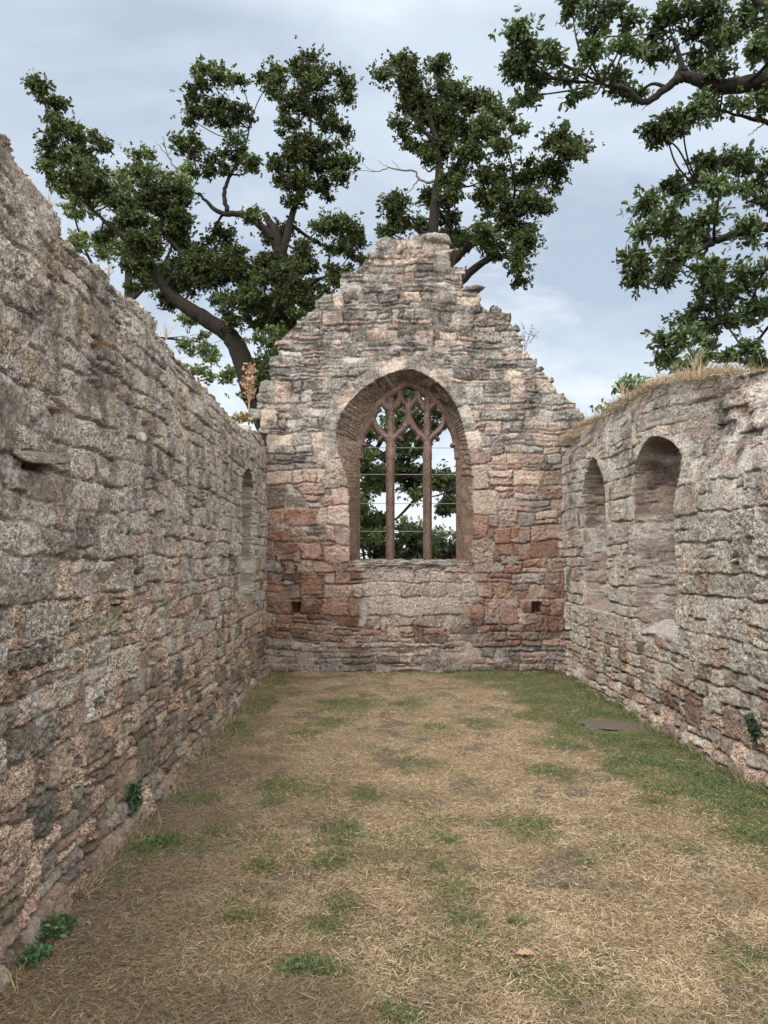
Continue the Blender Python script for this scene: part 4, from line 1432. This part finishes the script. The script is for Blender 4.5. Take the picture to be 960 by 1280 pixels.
def green_sampler(n):
    x, y = floor_points(n)
    g = green_at(x, y)
    k = GR.random(len(x)) < np.clip(g**1.3+.025, 0, 1)
    x, y = x[k], y[k]
    P = np.stack([x, y, ground_z(x, y)+GR.uniform(0, .008, len(x))], 1)
    t = GR.random(len(x))
    hue = sstep(-.3, .4, fbm(x*1.9, y*1.9, 551, 3))
    c = mix(mix(rgb(.075, .105, .034), rgb(.16, .185, .066), t), mix(rgb(.058, .112, .045), rgb(.115, .185, .07), t), hue*.7)
    c = np.where((GR.random(len(x)) < .10)[:, None], rgb(.24, .20, .10), c)
    return P, c


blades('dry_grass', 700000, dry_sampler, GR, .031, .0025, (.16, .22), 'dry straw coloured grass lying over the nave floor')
blades('green_grass', 420000, green_sampler, GR, .024, .0036, (.55, .35), 'short green grass growing in patches and along the right wall')


def foot_sampler(n):
    which = GR.integers(0, 3, n)
    t = GR.random(n)
    y = np.where(which == 2, YE-.02-np.abs(GR.normal(0, .05, n)), GR.uniform(2.4, YE, n))
    d = np.abs(GR.normal(0, .055, n))
    x = np.where(which == 0, XL+.05+d, np.where(which == 1, XR-.07-d, GR.uniform(XL, XR, n)))
    k = fbm(x*2.3, y*2.3, 571, 3)+.25*(which == 1) > GR.uniform(-.1, .5, n)
    x, y, which = x[k], y[k], which[k]
    P = np.stack([x, y, ground_z(x, y)], 1)
    g = GR.random(len(x)) < np.where(which == 0, .35, .75)
    c = np.where(g[:, None], mix(rgb(.05, .08, .028), rgb(.12, .16, .06), GR.random(len(x))), mix(rgb(.28, .21, .13), rgb(.5, .42, .29), GR.random(len(x))))
    return P, c


blades('wall_foot_grass', 48000, foot_sampler, GR, .055, .0035, (.8, .4), 'longer unmown grass along the feet of the three walls')


# low clover and broad weeds in the green patches
def clover():
    x, y = floor_points(160000)
    g = green_at(x, y)
    k = GR.random(len(x)) < np.clip((g-.5)*1.6, 0, 1)*sstep(-.1, .35, fbm(x*3.1, y*3.1, 561, 3))
    x, y = x[k], y[k]
    P = np.stack([x, y, ground_z(x, y)+GR.uniform(.008, .03, len(x))], 1)
    D = np.stack([GR.normal(0, 1, len(x)), GR.normal(0, 1, len(x)), GR.uniform(-.2, .5, len(x))], 1)
    L = GR.uniform(.010, .022, len(x))
    nr = np.stack([GR.normal(0, .4, len(x)), GR.normal(0, .4, len(x)), np.ones(len(x))], 1)
    V, F, kk = leaf_mesh(P, D, L, L*1.3, HEX, .15, GR, nr)
    t = GR.random(len(x))
    c = mix(rgb(.045, .085, .03), rgb(.10, .16, .06), t)
    o = mesh_np('clover', V, [F], M_PLANT, {'Col': np.repeat(c, kk, 0)}, smooth=False)
    tag(o, 'small leaved clover creeping through the green turf', 'clover', kind='stuff')


clover()


# ------------------------------------------------------------------ grass on the wall tops
def walltop_grass(side, name, label, n, ylo, yhi, length, lie, colr, depth=(.0, .5)):
    top = LTOP if side == 'left' else RTOP

    def samp(n):
        y = GR.uniform(ylo, yhi, n)
        z = np.interp(y, top[:, 1], top[:, 2])
        dx = GR.uniform(depth[0], depth[1], n)
        dens = sstep(-.45, .35, fbm(y*2.1, dx*2, 571 if side == 'left' else 572, 3)+ (0 if side == 'left' else .12))
        k = GR.random(n) < dens
        y, z, dx = y[k], z[k], dx[k]
        x = XL-dx-.02 if side == 'left' else XR+dx-.05
        P = np.stack([x, y, z-.04+np.minimum(dx, .25)*.25], 1)
        t = GR.random(len(y))
        c = mix(colr[0], colr[1], t)
        c = np.where((GR.random(len(y)) < .15)[:, None], colr[2], c)
        return P, c
    return blades(name, n, samp, GR, length, .0045, lie, label, arch=.55)


walltop_grass('right', 'dry_grass', 'thatch of dry straw grass along the top of the right wall', 17000, 5.95, 10.7, .085, (.4, .5),
              (rgb(.24, .175, .115), rgb(.43, .35, .245), rgb(.12, .12, .06)), depth=(-.10, .5))
walltop_grass('left', 'dry_grass', 'thin pale dry grass along the broken top of the left wall', 5200, 3.2, 10.6, .07, (.7, .4),
              (rgb(.26, .20, .13), rgb(.45, .38, .27), rgb(.15, .13, .08)))


# ------------------------------------------------------------------ plants
def dry_stalks(name, label, cat, base, n, h, spread, seed, col, seeds=0, r=.0028, lean=(0, 0, 0), group=None, droop=.2):
    rng = np.random.default_rng(seed)
    root = empty(name, tuple(base), label, cat, group)
    paths, SP = [], []
    for i in range(n):
        a = rng.random()*2*math.pi
        hh = h*rng.uniform(.55, 1.1)
        d = np.array([math.cos(a)*spread, math.sin(a)*spread, 0])*rng.uniform(.2, 1)+np.array(lean)
        t = np.linspace(0, 1, 7)[:, None]
        P = base+d*(t**1.6)*hh+np.array([0, 0, 1])*hh*(t-droop*t*t)+rng.normal(0, .004, (7, 3))*t
        paths.append((P, np.linspace(r, r*.45, 7)))
        for s in range(seeds):
            f = rng.uniform(.45, 1.0)
            k = f*6
            i0 = min(int(k), 5)
            p0 = P[i0]*(1-(k-i0))+P[i0+1]*(k-i0)
            e = p0+unit(rng.normal(0, 1, 3)+np.array([0, 0, .6]))*h*rng.uniform(.06, .16)
            paths.append((np.array([p0, (p0+e)/2+rng.normal(0, .003, 3), e]), np.array([r*.5, r*.4, r*.3])))
            SP.append(e)
    V, F = tubes(paths, 5)
    mesh_np('stem', V, [F], M_PLANT, {'Col': np.tile(col, (len(V), 1))*(1+.2*rng.normal(0, 1, (len(V), 1)))}, root)
    if SP:
        SP = np.array(SP)
        m = 7
        Pp = np.repeat(SP, m, 0)
        D = rng.normal(0, 1, Pp.shape)
        Ls = h*.035*rng.uniform(.6, 1.3, len(Pp))
        V, F, k = leaf_mesh(Pp, D, Ls, Ls*1.2, HEX, .2, rng)
        mesh_np('seed_head', V, [F], M_PLANT, {'Col': np.tile(col*1.15, (len(V), 1))*(1+.15*rng.normal(0, 1, (len(V), 1)))}, root, smooth=False)
    return root


def leafy(name, label, cat, base, n, size, leaf, seed, tint, normal=(0, 0, 1), group=None, shape=HEX, flat=.6):
    rng = np.random.default_rng(seed)
    root = empty(name, tuple(base), label, cat, group)
    nv = unit(np.array(normal, float))
    o = unit(rng.normal(0, 1, (n, 3)))
    o = unit(o+nv*np.maximum(.25-(o @ nv), 0)[:, None]*1.4)
    R = size*rng.random((n, 1))**.5
    P = np.array(base)+o*R*np.array([1, 1, flat])
    paths = [(np.array([base, (np.array(base)+p)/2+rng.normal(0, .004, 3), p]), np.array([.003, .0025, .0015])) for p in P[:max(6, n//5)]]
    V, F = tubes(paths, 5)
    mesh_np('stem', V, [F], M_PLANT, {'Col': np.tile(tint*1.1, (len(V), 1))}, root)
    m = 3
    Pp = np.repeat(P, m, 0)
    D = unit(np.repeat(o, m, 0)*.6+rng.normal(0, .8, Pp.shape)+nv*.2)
    L = leaf*rng.uniform(.6, 1.25, len(Pp))
    nr = nv+rng.normal(0, .5, Pp.shape)
    V, F, k = leaf_mesh(Pp, D, L, L*.95, shape, .3, rng, nr)
    c = tint*(.7+.7*rng.random(len(Pp)))[:, None]
    mesh_np('leaf_cluster', V, [F], M_PLANT, {'Col': np.repeat(c, k, 0)}, root, smooth=False)
    return root


# tall withered thistle where the left wall meets the gable
p = at_Y(np.array(311.), np.array(522.), np.array(10.35))
dry_stalks('withered_thistle', 'tall withered brown thistle standing where left wall top meets the gable', 'dead plant', p, 6, .80, .10, 601, rgb(.34, .235, .15), seeds=16, r=.008, droop=.05)
p = at_Y(np.array(303.), np.array(528.), np.array(10.1))
leafy('yellowing_weed', 'small yellow green weed at the foot of the withered thistle', 'weed', p, 50, .17, .07, 602, rgb(.22, .20, .09))
# slender weed on the right slope of the gable
p = at_Y(np.array(656.), np.array(440.), np.array(YE+.25))
dry_stalks('slender_weed', 'slender branching weed against the sky on the right slope of the gable', 'weed', p, 5, .42, .55, 603, rgb(.18, .16, .12), seeds=9, r=.0035, lean=(.35, 0, 0), droop=0)
for (px, py, Y, sd, h, lb) in ((612, 345, 10.9, 0, 0, ''),):
    pass
# stalks on the right wall top
p = at_X(np.array(778.), np.array(497.), np.array(XR+.12))
dry_stalks('tall_grass_tuft', 'tall dry grass stalks above the smaller niche on right wall top', 'grass tuft', p, 16, .34, .5, 604, rgb(.40, .34, .23), seeds=0, r=.0025)
p = at_X(np.array(868.), np.array(466.), np.array(XR+.15))
dry_stalks('tall_grass_tuft', 'tall dry grass stalks above the larger niche on right wall top', 'grass tuft', p, 22, .26, .6, 605, rgb(.38, .33, .22), seeds=0, r=.0025)
p = at_X(np.array(792.), np.array(492.), np.array(XR+.35))
leafy('elder_sapling', 'bright green leafy sapling growing on top of the right wall', 'sapling', p, 90, .24, .075, 606, rgb(.075, .12, .045), flat=.8)
p = at_X(np.array(752.), np.array(515.), np.array(XR+.3))
leafy('elder_sapling', 'smaller green sprig on the right wall top near the gable', 'sapling', p, 22, .14, .06, 607, rgb(.075, .12, .05), flat=.9)
# left wall top tufts against the sky
for (px, py, n, h, sd, lb) in ((208, 425, 16, .14, 611, 'straw coloured grass tuft on left wall top below the arching bough'),
                               (60, 262, 12, .07, 612, 'small grey grass tuft near the high end of the left wall top'),
                               (135, 350, 14, .10, 613, 'short pale grass tuft midway along the left wall top')):
    p = at_X(np.array(float(px)), np.array(float(py)), np.array(XL-.05))
    dry_stalks('grass_tuft', lb, 'grass tuft', p, n, h, .8, sd, rgb(.42, .36, .25), seeds=0, r=.0022)
# brown withered tufts on the face of the left wall
for (px, py, n, h, sd, lb, c) in ((110, 440, 120, .16, 621, 'ochre withered tuft high on the left wall face', rgb(.30, .20, .10)),
                                  (58, 522, 140, .15, 622, 'brown withered tuft on left wall face above projecting slab', rgb(.24, .165, .11)),
                                  (172, 535, 110, .15, 623, 'brown withered tuft beside the white pebble on left wall face', rgb(.25, .175, .115))):
    q = at_X(np.array(float(px)), np.array(float(py)), np.array(XL))
    p = np.array([wall_x('left', q[1], q[2])-.005, q[1], q[2]])
    r_ = dry_stalks('withered_tuft', lb, 'dead plant', p, n, h, .75, sd, c, seeds=0, r=.0011, lean=(.18, 0, -.25), droop=.55)
# plants at the wall feet
for (px, py, Y, n, s, lf, sd, lb, tn) in ((62, 1172, None, 95, .105, .026, 631, 'larger green weed at the foot of the left wall', rgb(.065, .12, .05)),
                                         (40, 1203, None, 80, .075, .023, 632, 'smaller green nettle in front of the larger weed by the left wall', rgb(.06, .125, .055)),
                                         (208, 1052, None, 26, .10, .022, 634, 'tiny bright green weed in bare soil by the left wall', rgb(.075, .12, .04)),
                                         (222, 962, None, 40, .12, .03, 635, 'grey green weed low against the left wall', rgb(.085, .11, .06)),
                                         (465, 838, None, 40, .11, .045, 637, 'small green weed at the foot of the gable wall', rgb(.08, .11, .05)),
                                         (865, 920, None, 90, .17, .04, 638, 'low dark green weeds against the foot of the right wall', rgb(.06, .105, .045))):
    q = at_Z(np.array(float(px)), np.array(float(py)))
    leafy('weed', lb, 'weed', np.array([q[0], q[1], ground_z(q[:1], q[1:2])[0]+.01]), n, s, lf, sd, tn)
q = at_X(np.array(160.), np.array(998.), np.array(XL+.03))
leafy('wall_fern', 'dark green fern rooted in the left wall just above the ground', 'fern', np.array([wall_x('left', q[1], q[2]), q[1], q[2]]), 70, .085, .03, 633, rgb(.04, .085, .035), normal=(1, 0, .2), flat=1)
q = [at_X(np.array(px), np.array(py), np.array(XR-.03)) for px, py in ((940., 893.), (942., 908.), (947., 912.), (944., 925.))]
rt = empty('ivy_sprig', tuple(q[3]), 'dark narrow ivy sprig climbing the foot of the right wall', 'ivy')
rg = np.random.default_rng(640)
Pp = np.concatenate([np.array([q[i]*(1-t)+q[min(i+1, 3)]*t for t in rg.random(45)])+rg.normal(0, .022, (45, 3))*[.3, 1, 1] for i in (0, 1, 1, 2)])
Pp[:, 0] = np.array([wall_x('right', a, b) for a, b in Pp[:, 1:]])-rg.uniform(.005, .03, len(Pp))
V, F, k = leaf_mesh(Pp, rg.normal(0, 1, Pp.shape)+[-.3, 0, -.4], rg.uniform(.022, .04, len(Pp)), rg.uniform(.025, .04, len(Pp)), HEX, .2, rg, np.array([-1., 0, .3])+rg.normal(0, .4, Pp.shape))
mesh_np('leaf_cluster', V, [F], M_PLANT, {'Col': np.repeat(rgb(.028, .05, .022)*(.7+.8*rg.random(len(Pp)))[:, None], k, 0)}, rt, smooth=False)
V, F = tubes([(np.array(q[::-1])+[.02, 0, 0], np.array([.006, .005, .004, .003]))], 6)
mesh_np('stem', V, [F], M_BARK, {'Col': np.tile(rgb(.1, .075, .055), (len(V), 1))}, rt)


def fallen_leaf(px, py, L, az, seed, col, label):
    q = at_Z(np.array(float(px)), np.array(float(py)))
    rng = np.random.default_rng(seed)
    P = np.array([[q[0], q[1], ground_z(q[:1], q[1:2])[0]+.022]])
    V, F, k = leaf_mesh(P, np.array([[math.cos(az), math.sin(az), .12]]), np.array([L]), np.array([L*.9]), OAK, .25, rng, np.array([[.1, -.35, 1.]]))
    lo = V-[0, 0, .0012]
    m = len(V)
    side = np.array([(i, (i+1) % m, m+(i+1) % m, m+i) for i in range(m)])
    o = mesh_np('fallen_leaf', np.concatenate([V, lo]), [F, F[:, ::-1]+m, side[:, ::-1]], M_PLANT, {'Col': np.tile(col, (2*m, 1))}, smooth=False)
    tag(o, label, 'leaf')


fallen_leaf(645, 1196, .075, .1, 651, rgb(.36, .26, .165), 'tan curled oak leaf lying on the dry grass in front')
fallen_leaf(700, 1108, .06, .5, 652, rgb(.10, .075, .05), 'dark curled dead leaf on the dry grass right of centre')
fallen_leaf(495, 882, .09, .3, 653, rgb(.09, .07, .05), 'dark dead leaf lying on a far green patch')

# ------------------------------------------------------------------ sky and sun
W = bpy.data.worlds.new('World')
S.world = W
W.use_nodes = True
nt = W.node_tree
bg = nt.nodes['Background']
SUN_EL, SUN_AZ = math.radians(52), math.radians(215)     # azimuth clockwise from +Y: behind left
sky = N(nt, 'ShaderNodeTexSky', sky_type='NISHITA')
sky.sun_disc = False
sky.sun_elevation = SUN_EL
sky.sun_rotation = SUN_AZ
tc = N(nt, 'ShaderNodeTexCoord').outputs['Generated']
mp = N(nt, 'ShaderNodeMapping')
mp.inputs['Scale'].default_value = (1.0, 1.0, 2.6)
mp.inputs['Location'].default_value = (3.1, .4, .2)
nt.links.new(tc, mp.inputs['Vector'])


def wn(sc, det, ro=.5, dist=0.0):
    n = N(nt, 'ShaderNodeTexNoise')
    n.inputs['Scale'].default_value = sc
    n.inputs['Detail'].default_value = det
    n.inputs['Roughness'].default_value = ro
    n.inputs['Distortion'].default_value = dist
    nt.links.new(mp.outputs[0], n.inputs['Vector'])
    return n.outputs['Fac']


sx = N(nt, 'ShaderNodeSeparateXYZ')
nt.links.new(tc, sx.inputs[0])
ez, ey, ex = sx.outputs['Z'], sx.outputs['Y'], sx.outputs['X']
soft = ramp(nt, wn(2.3, 5, .55, .4), .36, .66)
puff = ramp(nt, mth(nt, 'ADD', mth(nt, 'MULTIPLY', wn(4.2, 7, .6, .2), 1.0), mth(nt, 'MULTIPLY', ez, -.55)), .34, .52)
cl = mixc(nt, soft, (4.5, 5.3, 6.4), (7.1, 7.9, 8.8))
cl = mixc(nt, mth(nt, 'MULTIPLY', puff, .85), cl, (8.4, 8.9, 9.5))
hz = ramp(nt, ez, .02, .22, 1.0, 0.0)
cl = mixc(nt, mth(nt, 'MULTIPLY', hz, .7), cl, (9.2, 9.6, 10.0))
cl = mixc(nt, .10, cl, sky.outputs[0])
# unseen cloud deck overhead and behind the camera boosted, added fill for the walls
up = ramp(nt, ez, .58, .95, 1.0, 3.2)
bh = ramp(nt, ey, .55, -.4, 1.0, 3.9)
boost = mth(nt, 'MAXIMUM', up, bh)
wf_ = ramp(nt, boost, 1.0, 1.8)
cl = mixc(nt, wf_, cl, (7.6, 7.3, 6.9))
cmb = N(nt, 'ShaderNodeVectorMath', operation='SCALE')
nt.links.new(cl, cmb.inputs[0])
nt.links.new(boost, cmb.inputs['Scale'])
nt.links.new(cmb.outputs[0], bg.inputs['Color'])
bg.inputs['Strength'].default_value = 0.08

sl = bpy.data.lights.new('sun', 'SUN')
sl.energy = 1.5
sl.angle = math.radians(25)
sl.color = (1, .965, .91)
so = bpy.data.objects.new('sun', sl)
COL.objects.link(so)
dvec = Vector((math.sin(SUN_AZ)*math.cos(SUN_EL), math.cos(SUN_AZ)*math.cos(SUN_EL), math.sin(SUN_EL)))
so.rotation_euler = dvec.to_track_quat('Z', 'Y').to_euler()
so.location = (-3, -6, 12)

vs_ = S.view_settings
S.display_settings.display_device = 'sRGB'
vs_.view_transform = 'Standard'
vs_.look = 'None'
vs_.exposure = 0.62
vs_.gamma = 1.0
S.cycles.max_bounces = 6
S.cycles.diffuse_bounces = 3
S.cycles.use_denoising = True
